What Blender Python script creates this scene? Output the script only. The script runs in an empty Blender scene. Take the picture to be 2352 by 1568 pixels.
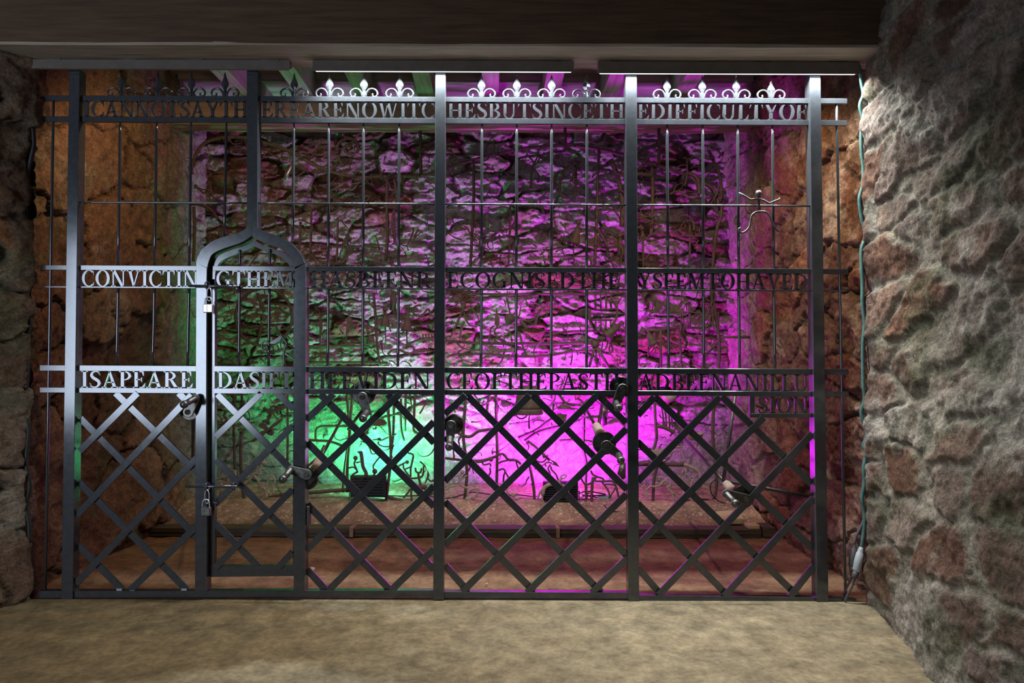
import bpy, math, random
import numpy as np
from mathutils import Vector, Matrix

S = bpy.context.scene
COL = S.collection
random.seed(7)
RNG = np.random.default_rng(11)

# ------------------------------------------------------------------ camera
W_PX, H_PX = 2352, 1568
F_PX = 1568.0                       # 24 mm on a 36 mm sensor
CAM_D, CAM_H = 3.14, 1.0935
PITCH, ROLL = math.radians(1.35), math.radians(0.2)
SHIFT_PX = 46.0
cam_d = bpy.data.cameras.new('camera')
cam_d.sensor_width = 36.0
cam_d.lens = 36.0 * F_PX / W_PX
cam_d.shift_x = SHIFT_PX / W_PX
cam_d.clip_start = 0.02
cam = bpy.data.objects.new('camera', cam_d)
COL.objects.link(cam)
CAM_ROT = Matrix.Rotation(math.radians(90) + PITCH, 3, 'X') @ Matrix.Rotation(ROLL, 3, 'Z')
CAM_LOC = Vector((0, -CAM_D, CAM_H))
cam.matrix_world = Matrix.Translation(CAM_LOC) @ CAM_ROT.to_4x4()
S.camera = cam

def ray(px, py):
    return CAM_ROT @ Vector(((px - W_PX / 2 + SHIFT_PX) / F_PX, -(py - H_PX / 2) / F_PX, -1.0))

def P(px, py, Y=0.0):
    """point seen at a pixel of the photograph, on the vertical plane y = Y"""
    d = ray(px, py)
    t = (Y + CAM_D) / d.y
    return CAM_LOC + d * t

def PX(px, py, X):
    d = ray(px, py)
    return CAM_LOC + d * (X / d.x)

# ------------------------------------------------------------------ world, exposure, large lights
w = bpy.data.worlds.new('world')
S.world = w
w.use_nodes = True
w.node_tree.nodes['Background'].inputs[0].default_value = (0.75, 0.72, 0.66, 1)
w.node_tree.nodes['Background'].inputs[1].default_value = 0.006
S.view_settings.view_transform = 'Standard'
S.view_settings.look = 'None'
S.view_settings.exposure = 0.0
S.view_settings.gamma = 1.0
S.view_settings.use_curve_mapping = False
cy = S.cycles
cy.max_bounces = 5
cy.diffuse_bounces = 3
cy.glossy_bounces = 3
cy.transmission_bounces = 2
cy.sample_clamp_indirect = 3.0
cy.use_denoising = True

def area_light(name, loc, direction, size, size_y, energy, color, spread=180, up='Z'):
    l = bpy.data.lights.new(name, 'AREA')
    l.shape = 'RECTANGLE'
    l.size, l.size_y = size, size_y
    l.energy, l.color = energy, color
    l.spread = math.radians(spread)
    o = bpy.data.objects.new(name, l)
    o.location = loc
    o.rotation_euler = Vector(direction).to_track_quat('-Z', up).to_euler()
    COL.objects.link(o)
    return o

def spot_light(name, loc, direction, energy, color, angle, blend=0.3, radius=0.05):
    l = bpy.data.lights.new(name, 'SPOT')
    l.energy, l.color = energy, color
    l.spot_size, l.spot_blend = math.radians(angle), blend
    l.shadow_soft_size = radius
    o = bpy.data.objects.new(name, l)
    o.location = loc
    o.rotation_euler = Vector(direction).to_track_quat('-Z', 'Y').to_euler()
    COL.objects.link(o)
    return o

# daylight from the doorway behind the visitor, on the left
DAY = area_light('doorway_daylight', (-4.0, -5.2, 1.32), (0.30, 0.95, 0.0), 2.25, 2.0, 38.0, (0.74, 0.84, 1.0), 90)
DAY.rotation_euler.rotate_axis('Z', math.radians(-24))
# weak fill light added overhead, on the right; no known fitting there
ROOM_FILL = area_light('room_fill', (0.35, -2.6, 2.9), (0.25, 0.55, -1), 0.7, 0.7, 0.05, (1.0, 0.93, 0.80))
# bulb tucked up behind the lintel on the left
BULB = spot_light('alcove_bulb', (-1.30, 0.22, 2.55), (-0.25, 0.50, -0.75), 30.0, (1.0, 0.64, 0.34), 150, 0.5, 0.04)
BULB2 = spot_light('alcove_bulb', (1.0, 0.25, 2.62), (0.14, 0.34, -1), 56.0, (1.0, 0.70, 0.42), 136, 0.5, 0.04)

# ------------------------------------------------------------------ helpers: mesh building
class MB:
    def __init__(s):
        s.v, s.f = [], []
    def add(s, vs, fs):
        n = len(s.v)
        s.v += [tuple(x) for x in vs]
        s.f += [tuple(i + n for i in f) for f in fs]
        return s
    def box(s, a, b):
        x0, y0, z0 = a; x1, y1, z1 = b
        vs = [(x0,y0,z0),(x1,y0,z0),(x1,y1,z0),(x0,y1,z0),(x0,y0,z1),(x1,y0,z1),(x1,y1,z1),(x0,y1,z1)]
        return s.add(vs, [(0,3,2,1),(4,5,6,7),(0,1,5,4),(1,2,6,5),(2,3,7,6),(3,0,4,7)])
    def hexa(s, c):
        """eight corners: four front (y near), four back, both in ring order"""
        return s.add(c, [(0,1,2,3),(7,6,5,4),(1,0,4,5),(2,1,5,6),(3,2,6,7),(0,3,7,4)])
    def slab(s, ring, y0, y1):
        """flat outline (x, z) extruded from y0 to y1; any simple polygon"""
        n = len(ring)
        a = [(p[0], y0, p[1]) for p in ring]; b = [(p[0], y1, p[1]) for p in ring]
        fs = [tuple(range(n)), tuple(range(2 * n - 1, n - 1, -1))]
        fs += [(i, i + n, (i + 1) % n + n, (i + 1) % n) for i in range(n)]
        return s.add(a + b, fs)
    def tube(s, pts, r, sides=7, close=False):
        pts = [Vector(p) for p in pts]
        n = len(pts)
        rs = r if isinstance(r, (list, tuple)) else [r] * n
        ref = Vector((0.02, 1, 0.03)).normalized()
        vs = []
        for i, p in enumerate(pts):
            if close:
                t = pts[(i + 1) % n] - pts[i - 1]
            else:
                t = pts[min(i + 1, n - 1)] - pts[max(i - 1, 0)]
            t = t.normalized() if t.length > 1e-9 else Vector((0, 0, 1))
            rf = ref if abs(t.dot(ref)) < 0.95 else Vector((1, 0, 0))
            a = t.cross(rf).normalized(); b = t.cross(a).normalized()
            for k in range(sides):
                an = 2 * math.pi * k / sides
                vs.append(p + (a * math.cos(an) + b * math.sin(an)) * rs[i])
        fs = []
        for i in range(n if close else n - 1):
            j = (i + 1) % n
            for k in range(sides):
                l = (k + 1) % sides
                fs.append((i*sides+k, i*sides+l, j*sides+l, j*sides+k))
        if not close:
            fs.append(tuple(range(sides - 1, -1, -1)))
            fs.append(tuple((n-1)*sides + k for k in range(sides)))
        return s.add(vs, fs)
    def lathe(s, base, axis, prof, sides=20):
        """prof: (distance along the axis, radius)"""
        base, axis = Vector(base), Vector(axis).normalized()
        a = axis.orthogonal().normalized(); b = axis.cross(a).normalized()
        vs, fs = [], []
        for h, r in prof:
            for k in range(sides):
                an = 2 * math.pi * k / sides
                vs.append(base + axis * h + (a * math.cos(an) + b * math.sin(an)) * max(r, 1e-4))
        m = len(prof)
        for i in range(m - 1):
            for k in range(sides):
                l = (k + 1) % sides
                fs.append((i*sides+k, i*sides+l, (i+1)*sides+l, (i+1)*sides+k))
        fs.append(tuple(range(sides - 1, -1, -1)))
        fs.append(tuple((m-1)*sides + k for k in range(sides)))
        return s.add(vs, fs)
    def ball(s, c, r, rx=1, ry=1, rz=1, n=12):
        c = Vector(c)
        vs, fs = [], []
        rings = max(6, n // 2 + 1)
        for i in range(rings + 1):
            th = math.pi * i / rings
            for k in range(n):
                ph = 2 * math.pi * k / n
                vs.append(c + Vector((math.sin(th)*math.cos(ph)*rx, math.sin(th)*math.sin(ph)*ry, math.cos(th)*rz)) * r)
        for i in range(rings):
            for k in range(n):
                l = (k + 1) % n
                fs.append((i*n+k, (i+1)*n+k, (i+1)*n+l, i*n+l))
        return s.add(vs, fs)
    def build(s, name, mat, parent=None, smooth=False, bevel=0.0):
        me = bpy.data.meshes.new(name)
        me.from_pydata(s.v, [], s.f)
        me.materials.append(mat)
        me.validate()
        import bmesh
        bm = bmesh.new(); bm.from_mesh(me)
        bmesh.ops.recalc_face_normals(bm, faces=bm.faces)
        bm.to_mesh(me); bm.free()
        if smooth:
            me.polygons.foreach_set('use_smooth', [True] * len(me.polygons))
        o = bpy.data.objects.new(name, me)
        COL.objects.link(o)
        if parent is not None:
            o.parent = parent
            o.matrix_parent_inverse = Matrix.Translation(-parent.location)
        if bevel:
            m = o.modifiers.new('bevel', 'BEVEL'); m.width = bevel; m.segments = 1; m.limit_method = 'ANGLE'
        return o

def tag(o, label=None, cat=None, group=None, kind=None):
    if label: o['label'] = label
    if cat: o['category'] = cat
    if group: o['group'] = group
    if kind: o['kind'] = kind
    return o

def thing(name, loc, label, cat, group=None):
    o = bpy.data.objects.new(name, None)
    o.empty_display_size = 0.05
    o.location = loc
    COL.objects.link(o)
    return tag(o, label, cat, group)

def smooth_line(pts, sub=5, close=False):
    """Catmull-Rom through the given points"""
    pts = [Vector(p) for p in pts]
    n = len(pts)
    if n < 3: return pts
    out = []
    m = n if close else n - 1
    for i in range(m):
        p0 = pts[(i - 1) % n] if close or i > 0 else pts[0]
        p1, p2 = pts[i], pts[(i + 1) % n]
        p3 = pts[(i + 2) % n] if close or i + 2 < n else pts[-1]
        for k in range(sub):
            t = k / sub
            out.append(0.5 * ((2*p1) + (p2-p0)*t + (2*p0-5*p1+4*p2-p3)*t*t + (3*p1-p0-3*p2+p3)*t**3))
    if not close: out.append(pts[-1])
    return out

# ------------------------------------------------------------------ materials
def mat_new(name):
    m = bpy.data.materials.new(name)
    m.use_nodes = True
    nt = m.node_tree
    b = nt.nodes['Principled BSDF']
    return m, nt, b

def noise_node(nt, scale, detail=6, rough=0.6, vec=None, stretch=None):
    n = nt.nodes.new('ShaderNodeTexNoise')
    n.inputs['Scale'].default_value = scale
    n.inputs['Detail'].default_value = detail
    n.inputs['Roughness'].default_value = rough
    tc = nt.nodes.new('ShaderNodeTexCoord')
    if stretch:
        mp = nt.nodes.new('ShaderNodeMapping')
        mp.inputs['Scale'].default_value = stretch
        nt.links.new(tc.outputs['Object'], mp.inputs['Vector'])
        nt.links.new(mp.outputs['Vector'], n.inputs['Vector'])
    else:
        nt.links.new(tc.outputs['Object'], n.inputs['Vector'])
    return n

def ramp(nt, src, stops):
    r = nt.nodes.new('ShaderNodeValToRGB')
    e = r.color_ramp.elements
    e[0].position, e[0].color = stops[0][0], (*stops[0][1], 1)
    e[1].position, e[1].color = stops[-1][0], (*stops[-1][1], 1)
    for p, c in stops[1:-1]:
        x = e.new(p); x.color = (*c, 1)
    nt.links.new(src, r.inputs['Fac'])
    return r

def bump(nt, b, src, strength, dist=0.01):
    n = nt.nodes.new('ShaderNodeBump')
    n.inputs['Strength'].default_value = strength
    n.inputs['Distance'].default_value = dist
    nt.links.new(src, n.inputs['Height'])
    nt.links.new(n.outputs['Normal'], b.inputs['Normal'])

def mat_noise(name, c0, c1, scale=20, rough=0.8, metal=0.0, bmp=0.2, bdist=0.004, stretch=None, r_var=0.0, detail=6):
    m, nt, b = mat_new(name)
    n = noise_node(nt, scale, detail, 0.62, stretch=stretch)
    r = ramp(nt, n.outputs['Fac'], [(0.3, c0), (0.7, c1)])
    nt.links.new(r.outputs['Color'], b.inputs['Base Color'])
    b.inputs['Roughness'].default_value = rough
    b.inputs['Metallic'].default_value = metal
    if r_var:
        mr = nt.nodes.new('ShaderNodeMapRange')
        mr.inputs['To Min'].default_value = rough - r_var
        mr.inputs['To Max'].default_value = rough + r_var
        nt.links.new(n.outputs['Fac'], mr.inputs['Value'])
        nt.links.new(mr.outputs['Result'], b.inputs['Roughness'])
    if bmp: bump(nt, b, n.outputs['Fac'], bmp, bdist)
    return m

def mat_stone(name, fine=60, bmp=0.55, rough=0.9, var=0.55):
    """colour from the masonry attribute, broken up by procedural grain"""
    m, nt, b = mat_new(name)
    at = nt.nodes.new('ShaderNodeAttribute'); at.attribute_name = 'Col'
    n1 = noise_node(nt, fine, 8, 0.7)
    n2 = noise_node(nt, fine * 0.22, 6, 0.65)
    r1 = ramp(nt, n1.outputs['Fac'], [(0.25, (1 - var,) * 3), (0.75, (1 + var,) * 3)])
    r2 = ramp(nt, n2.outputs['Fac'], [(0.3, (0.62, 0.60, 0.58)), (0.7, (1.35, 1.33, 1.3))])
    mx = nt.nodes.new('ShaderNodeMix'); mx.data_type = 'RGBA'; mx.blend_type = 'MULTIPLY'
    mx.inputs['Factor'].default_value = 1.0
    nt.links.new(at.outputs['Color'], mx.inputs[6]); nt.links.new(r1.outputs['Color'], mx.inputs[7])
    my = nt.nodes.new('ShaderNodeMix'); my.data_type = 'RGBA'; my.blend_type = 'MULTIPLY'
    my.inputs['Factor'].default_value = 1.0
    nt.links.new(mx.outputs[2], my.inputs[6]); nt.links.new(r2.outputs['Color'], my.inputs[7])
    nt.links.new(my.outputs[2], b.inputs['Base Color'])
    b.inputs['Roughness'].default_value = rough
    b.inputs['Specular IOR Level'].default_value = 0.25
    ad = nt.nodes.new('ShaderNodeMath'); ad.operation = 'ADD'
    nt.links.new(n1.outputs['Fac'], ad.inputs[0]); nt.links.new(n2.outputs['Fac'], ad.inputs[1])
    bump(nt, b, ad.outputs[0], bmp, 0.02)
    return m

M = {}
M['gate'] = mat_noise('gate_steel', (0.066, 0.073, 0.084), (0.088, 0.098, 0.112), 40, 0.15, 0.45, 0.02, 0.0006, r_var=0.03)
M['gate'].node_tree.nodes['Principled BSDF'].inputs['Specular IOR Level'].default_value = 1.0
M['rust'] = mat_noise('rusty_iron', (0.055, 0.034, 0.025), (0.13, 0.09, 0.07), 45, 0.72, 0.15, 0.3, 0.003)
M['dark_iron'] = mat_noise('dark_iron', (0.05, 0.045, 0.042), (0.11, 0.10, 0.09), 60, 0.5, 0.6, 0.15, 0.002)
M['crank'] = mat_noise('crank_steel', (0.06, 0.06, 0.06), (0.17, 0.165, 0.15), 45, 0.36, 0.75, 0.12, 0.002, r_var=0.08)
M['pale_iron'] = mat_noise('pale_iron', (0.30, 0.22, 0.18), (0.46, 0.37, 0.31), 40, 0.75, 0.1, 0.3, 0.003)
M['bright'] = mat_noise('galvanised_steel', (0.42, 0.44, 0.45), (0.62, 0.63, 0.64), 80, 0.36, 0.9, 0.1, 0.001, r_var=0.08)
M['black'] = mat_noise('black_housing', (0.012, 0.012, 0.013), (0.03, 0.03, 0.03), 30, 0.45, 0.2, 0.05)
M['glass'] = mat_noise('lens', (0.2, 0.2, 0.2), (0.25, 0.25, 0.25), 10, 0.2, 0.0, 0)
M['lamp_case'] = mat_noise('lamp_casing', (0.085, 0.068, 0.055), (0.12, 0.10, 0.082), 20, 0.6, 0.0, 0.05)
M['teal'] = mat_noise('teal_cable', (0.03, 0.10, 0.09), (0.10, 0.22, 0.20), 30, 0.55, 0, 0.1, 0.002)
M['blackcable'] = mat_noise('dark_cable', (0.006, 0.006, 0.006), (0.016, 0.014, 0.013), 40, 0.6, 0, 0.1, 0.002)
M['plug'] = mat_noise('grey_plastic', (0.34, 0.37, 0.40), (0.44, 0.47, 0.50), 30, 0.45, 0, 0.05)
M['plugdark'] = mat_noise('dark_plastic', (0.07, 0.06, 0.065), (0.11, 0.10, 0.10), 30, 0.5, 0, 0.05)
M['paleplank'] = mat_noise('pale_wood', (0.50, 0.40, 0.22), (0.66, 0.55, 0.34), 14, 0.75, 0, 0.3, 0.003, stretch=(1, 8, 8))
M['soffit'] = mat_noise('lit_soffit_wood', (0.24, 0.19, 0.145), (0.42, 0.35, 0.27), 9, 0.8, 0, 0.35, 0.008, stretch=(0.35, 5, 5))  # lintel underside: light reaching it from below is put into this paler wood
M['lintel'] = mat_noise('old_oak', (0.055, 0.028, 0.013), (0.115, 0.064, 0.034), 9, 0.8, 0, 0.5, 0.012, stretch=(0.35, 5, 5))
M['joist'] = mat_noise('weathered_timber', (0.24, 0.20, 0.17), (0.42, 0.37, 0.33), 9, 0.8, 0, 0.4, 0.008, stretch=(5, 0.4, 5))
M['beam'] = mat_noise('back_beam_timber', (0.26, 0.17, 0.12), (0.46, 0.34, 0.27), 9, 0.8, 0, 0.45, 0.008, stretch=(0.35, 5, 5))
M['sleeper'] = mat_noise('tarred_timber', (0.045, 0.035, 0.024), (0.13, 0.105, 0.07), 12, 0.75, 0, 0.5, 0.008, stretch=(0.4, 6, 6))
M['board'] = mat_noise('ceiling_board', (0.34, 0.30, 0.28), (0.52, 0.47, 0.45), 8, 0.8, 0, 0.3, 0.006, stretch=(0.4, 5, 5))
M['wall'] = mat_stone('rubble_stone', 80, 0.75, var=0.7)
M['wallback'] = mat_stone('alcove_rubble', 90, 0.95, var=0.7)
M['floor'] = mat_stone('earth_floor', 45, 0.28, var=0.38)
M['gravel'] = mat_stone('gravel_bed', 70, 0.6, var=0.5)
M['pebble'] = mat_noise('pale_pebble', (0.42, 0.36, 0.28), (0.7, 0.64, 0.56), 60, 0.85, 0, 0.1)

def mat_emit(name, color, strength):
    m, nt, b = mat_new(name)
    b.inputs['Base Color'].default_value = (*color, 1)
    b.inputs['Emission Color'].default_value = (*color, 1)
    b.inputs['Emission Strength'].default_value = strength
    return m

# ------------------------------------------------------------------ masonry: noise and irregular stones on a grid
def hash2(ix, iy, seed):
    h = (ix.astype(np.int64) * 374761393 + iy.astype(np.int64) * 668265263 + seed * 1442695041) & 0x7fffffff
    h = ((h ^ (h >> 13)) * 1274126177) & 0x7fffffff
    h = ((h ^ (h >> 16)) * 974634529) & 0x7fffffff
    return (h & 0xffffff) / float(0xffffff)

def vnoise(x, y, seed):
    ix, iy = np.floor(x), np.floor(y)
    fx, fy = x - ix, y - iy
    fx = fx * fx * (3 - 2 * fx); fy = fy * fy * (3 - 2 * fy)
    a, b = hash2(ix, iy, seed), hash2(ix + 1, iy, seed)
    c, d = hash2(ix, iy + 1, seed), hash2(ix + 1, iy + 1, seed)
    return (a * (1 - fx) + b * fx) * (1 - fy) + (c * (1 - fx) + d * fx) * fy

def fbm(x, y, seed, octs=5, gain=0.55):
    s, a, t = 0, 1.0, 0
    for o in range(octs):
        s = s + a * vnoise(x * 2 ** o, y * 2 ** o, seed + o * 17)
        t += a; a *= gain
    return s / t

def ridge(x, y, seed, octs=5):
    s, a, t = 0, 1.0, 0
    for o in range(octs):
        s = s + a * (1 - np.abs(2 * vnoise(x * 2 ** o, y * 2 ** o, seed + o * 31) - 1))
        t += a; a *= 0.55
    return s / t

def stones(u, v, cw, ch, seed, warp=0.35, jag=0.13):
    """jittered cells in rough courses: distance to the joint, two numbers per stone and the place within it"""
    x = u / cw + warp * 2 * (fbm(u / cw * 0.9, v / ch * 0.9, seed + 3, 3) - 0.5) + jag * 2 * (fbm(u * 11, v * 11, seed + 8, 5, 0.6) - 0.5)
    y = v / ch + warp * 2 * (fbm(u / cw * 0.9, v / ch * 0.9, seed + 5, 3) - 0.5) + jag * 2 * (fbm(u * 11, v * 11, seed + 9, 5, 0.6) - 0.5)
    iy0 = np.floor(y)
    f1 = np.full(u.shape, 9.0); f2 = np.full(u.shape, 9.0); idn = np.zeros(u.shape); idm = np.zeros(u.shape)
    lx = np.zeros(u.shape); ly = np.zeros(u.shape)
    for dy in (-1, 0, 1):
        ry = iy0 + dy
        off = hash2(ry, ry * 0 + 7, seed) * 0.9
        ix0 = np.floor(x + off)
        for dx in (-1, 0, 1):
            rx = ix0 + dx
            cx = rx + 0.5 + 0.47 * (hash2(rx, ry, seed + 1) * 2 - 1) - off
            cyy = ry + 0.5 + 0.44 * (hash2(rx, ry, seed + 2) * 2 - 1)
            sz = 0.22 * (hash2(rx, ry, seed + 12) - 0.5)
            d = np.maximum(np.abs(x - cx), np.abs(y - cyy)) * 0.6 + 0.4 * np.hypot(x - cx, y - cyy) - sz
            n = hash2(rx, ry, seed + 4); n2 = hash2(rx, ry, seed + 6)
            new = d < f1
            f2 = np.where(new, f1, np.minimum(f2, d))
            idn = np.where(new, n, idn); idm = np.where(new, n2, idm)
            lx = np.where(new, x - cx, lx); ly = np.where(new, y - cyy, ly)
            f1 = np.where(new, d, f1)
    return f2 - f1, idn, idm, lx, ly

def sstep(a, b, x):
    t = np.clip((x - a) / (b - a), 0, 1)
    return t * t * (3 - 2 * t)

def mixc(a, b, t):
    return a * (1 - t[..., None]) + b * t[..., None]

def grid_object(name, mat, pos, col, kind='structure', smooth=True):
    """pos: (rows, cols, 3) numpy positions; col: (rows, cols, 3) colours"""
    r, c = pos.shape[:2]
    me = bpy.data.meshes.new(name)
    idx = np.arange(r * c).reshape(r, c)
    q = np.stack([idx[:-1, :-1], idx[:-1, 1:], idx[1:, 1:], idx[1:, :-1]], -1).reshape(-1, 4)
    me.vertices.add(r * c); me.loops.add(q.size); me.polygons.add(len(q))
    me.vertices.foreach_set('co', pos.reshape(-1).astype(np.float32))
    me.loops.foreach_set('vertex_index', q.reshape(-1).astype(np.int32))
    me.polygons.foreach_set('loop_start', np.arange(0, q.size, 4, dtype=np.int32))
    me.polygons.foreach_set('use_smooth', np.full(len(q), smooth))
    me.update(calc_edges=True)
    at = me.color_attributes.new('Col', 'FLOAT_COLOR', 'POINT')
    rgba = np.ones((r * c, 4), np.float32); rgba[:, :3] = np.clip(col.reshape(-1, 3), 0.002, 1)
    at.data.foreach_set('color', rgba.reshape(-1))
    me.materials.append(mat)
    o = bpy.data.objects.new(name, me)
    COL.objects.link(o)
    if kind: o['kind'] = kind
    return o

def pick(palette, n):
    pal = np.array(palette, float)
    k = np.minimum((n * len(pal)).astype(int), len(pal) - 1)
    return pal[k]

def masonry(u, v, cw, ch, seed, palette, mortar, joint=0.10, depth=0.04, rough=0.018, wash=0.0, washcol=(0.4,0.38,0.36), moss=0.0, layers=1.0, flush=0.3):
    d, n, n2, lx, ly = stones(u, v, cw, ch, seed)
    jn = joint * (0.25 + 1.5 * fbm(u * 4, v * 4, seed + 33, 4))
    m = sstep(0.01, 0.02 + jn * 0.8, d)                   # 0 in the joint
    tilt = ((n * 7.3) % 1 - 0.5) * lx + ((n2 * 5.7) % 1 - 0.5) * ly
    grain = fbm(u * 16, v * 16 * layers, seed + 40, 6, 0.62) - 0.5
    mid = fbm(u * 5, v * 5 * layers, seed + 45, 5, 0.6) - 0.5
    chip = ridge(u * 4, v * 5 * layers, seed + 50, 6) - 0.6
    h = m * (flush + 0.6 * n2) * depth + m * tilt * depth * 1.2 + (grain * 1.5 + mid * 1.7 + chip * 1.2) * rough
    h = h + (fbm(u * 1.3, v * 1.3, seed + 60, 3) - 0.5) * depth * 1.6
    c = pick(palette, n) * (0.8 + 0.4 * n2)[..., None]
    c = c * (0.62 + 0.76 * fbm(u * 12, v * 12, seed + 70, 6, 0.65))[..., None]
    c = mixc(np.array(mortar) * np.ones_like(c), c, sstep(0.0, 0.03 + jn, d + grain * 0.10))
    if wash:
        f = fbm(u * 2.6, v * 2.6, seed + 80, 7, 0.68)
        k = sstep(0.60 - wash * 0.3, 0.72 - wash * 0.2, f + 0.12 * grain) * 0.85
        wc = np.array(washcol) * (0.6 + 0.8 * fbm(u * 20, v * 20, seed + 90, 5, 0.65))[..., None]
        c = mixc(c, wc, k)
    if moss:
        k = sstep(0.52, 0.66, fbm(u * 3.4, v * 3.4, seed + 95, 7, 0.68)) * moss
        c = mixc(c, np.array((0.085, 0.10, 0.055)) * np.ones_like(c), k)
    return h, c

RED = [(0.20,0.085,0.052),(0.16,0.075,0.05),(0.24,0.115,0.07),(0.18,0.10,0.075),(0.26,0.15,0.105),(0.13,0.07,0.052)]
X_L, X_R = -2.12, 1.72
Y_BACK = 2.22

# back wall of the alcove
u, v = np.meshgrid(np.linspace(X_L - 0.30, X_R + 0.3, 540), np.linspace(-0.05, 3.15, 420))
h, c = masonry(u, v, 0.36, 0.14, 21, [(0.30,0.25,0.22),(0.36,0.31,0.29),(0.16,0.09,0.06),(0.26,0.18,0.15),(0.40,0.35,0.34),(0.19,0.10,0.07),(0.31,0.27,0.25)],
               (0.10,0.058,0.04), joint=0.15, depth=0.058, rough=0.036, wash=0.40, washcol=(0.44,0.41,0.41), layers=1.9)
low = sstep(0.85, 0.30, v)                                 # smoother limewashed foot of the wall
h = h * (1 - 0.55 * low) + 0.03 * low + (ridge(u * 14, v * 16, 23, 5) - 0.6) * 0.016 * low
c = mixc(c, np.array((0.46,0.43,0.42)) * (0.7 + 0.5 * fbm(u * 12, v * 12, 5, 5))[..., None], low * 0.75)
grid_object('wall_back', M['wallback'], np.stack([u, Y_BACK - h, v], -1), c)

# alcove side walls
u, v = np.meshgrid(np.linspace(-0.02, Y_BACK + 0.12, 280), np.linspace(-0.05, 3.15, 420))
h, c = masonry(u, v - 0.25 * u, 0.62, 0.36, 33, [(0.17,0.10,0.055),(0.20,0.12,0.07),(0.14,0.085,0.05),(0.18,0.125,0.075),(0.22,0.13,0.08)],
               (0.06,0.038,0.025), joint=0.05, depth=0.045, rough=0.032, wash=0.12, washcol=(0.27,0.22,0.15), moss=0.5)
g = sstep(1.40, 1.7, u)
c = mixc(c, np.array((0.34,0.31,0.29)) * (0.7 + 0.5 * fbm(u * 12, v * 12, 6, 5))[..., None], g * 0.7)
xl = X_L + h - 0.03 - 0.14 * np.clip(u, 0, None) / 2.2 + 0.16 * sstep(1.0, 0.0, v) * sstep(0.2, 1.3, u)
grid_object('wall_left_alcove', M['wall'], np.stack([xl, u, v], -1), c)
h, c = masonry(u + 5, v, 0.44, 0.27, 44, [(0.22,0.10,0.055),(0.26,0.125,0.07),(0.19,0.085,0.05),(0.25,0.15,0.095),(0.20,0.11,0.075)],
               (0.10,0.06,0.04), joint=0.07, depth=0.042, rough=0.032, wash=0.2, washcol=(0.36,0.27,0.20), moss=0.12)
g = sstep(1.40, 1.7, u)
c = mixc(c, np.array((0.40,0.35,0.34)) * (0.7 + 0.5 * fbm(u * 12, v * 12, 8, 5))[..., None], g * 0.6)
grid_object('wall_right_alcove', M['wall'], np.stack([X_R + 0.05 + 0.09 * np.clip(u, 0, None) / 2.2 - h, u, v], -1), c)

# walls of the passage in front of the gate
u, v = np.meshgrid(np.linspace(-2.4, 0.05, 380), np.linspace(-0.05, 3.3, 480))
h, c = masonry(u + 9, v + 0.18 * u, 0.34, 0.20, 57, [(0.15,0.085,0.06),(0.19,0.125,0.095),(0.24,0.19,0.155),(0.17,0.115,0.09),(0.14,0.075,0.05),(0.21,0.16,0.13),(0.16,0.12,0.10)],
               (0.27,0.25,0.205), joint=0.28, depth=0.026, rough=0.024, wash=0.30, washcol=(0.37,0.345,0.30), moss=0.6, flush=0.3)
f = sstep(0.0, 0.95, -u)
xr = X_R - 0.015 - h - 0.19 * f * np.clip(1 - v / 1.1, 0, 1) - 0.02 * f
xr = xr + 0.06 * sstep(0.06, -0.06, np.abs(u) * 0 + (-u) - 0.0)  # rounded arris at the gate
grid_object('wall_right', M['wall'], np.stack([xr, u, v], -1), c)
PAL_L = [(0.15,0.095,0.06),(0.19,0.115,0.075),(0.14,0.085,0.055),(0.18,0.125,0.09)]
u, v = np.meshgrid(np.linspace(-0.55, 0.03, 80), np.linspace(-0.05, 3.3, 420))
h, c = masonry(u + 3, v, 0.40, 0.30, 68, PAL_L, (0.11,0.085,0.06), joint=0.10, depth=0.045, rough=0.03, wash=0.15, washcol=(0.25,0.21,0.16), moss=0.5)
arr = np.clip(-0.05 - u, 0, 1)                          # the passage widens to the left
grid_object('wall_left', M['wall'], np.stack([X_L - 0.015 + h - 0.68 * arr + 0.05 * sstep(0.6, 0.0, v), u, v], -1), c)
# the passage is wider on the left: the wall turns away beside the gate
u, v = np.meshgrid(np.linspace(-4.6, X_L - 0.32, 220), np.linspace(-0.05, 3.3, 300))
h, c = masonry(u + 13, v, 0.42, 0.30, 69, PAL_L, (0.11,0.085,0.06), joint=0.10, depth=0.045, rough=0.03, wash=0.15, washcol=(0.25,0.21,0.16), moss=0.5)
grid_object('wall_left_return', M['wall'], np.stack([u, -0.52 - h, v], -1), c)

# floor: trodden sandy floor in front, redder earth inside
u, v = np.meshgrid(np.linspace(-4.6, X_R + 0.2, 460), np.linspace(-5.4, 1.3, 520))
hh = (fbm(u * 2.2, v * 2.2, 71, 6) - 0.5) * 0.022 + (fbm(u * 11, v * 11, 72, 5) - 0.5) * 0.012
hh = hh * sstep(0.0, 0.12, np.abs(v) - 0.03) - 0.006 + 0.02 * sstep(-0.2, -1.2, u) * 0
sand = np.array((0.25,0.205,0.13)); ochre_shade = np.array((0.115,0.075,0.03)); earth = np.array((0.26,0.165,0.10)); red = np.array((0.20,0.10,0.07))
k1 = np.clip(sstep(0.40, 0.60, fbm(u * 1.5, v * 2.2, 73, 6, 0.6) + 0.20 * sstep(-0.6, -1.9, u)) * sstep(0.9, -1.0, u) + 0.55 * sstep(-0.4, -1.9, u), 0, 1)  # ochre dirt patches, plus the dim lamp light at left darkened into the colour
cf = mixc(np.ones(u.shape + (3,)) * sand, ochre_shade * np.ones(u.shape + (3,)), k1 * 0.8)
k2 = sstep(0.40, 0.62, fbm(u * 1.2, v * 2.6, 74, 6, 0.6))
ci = mixc(np.ones(u.shape + (3,)) * earth, red * np.ones(u.shape + (3,)), k2)
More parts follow.
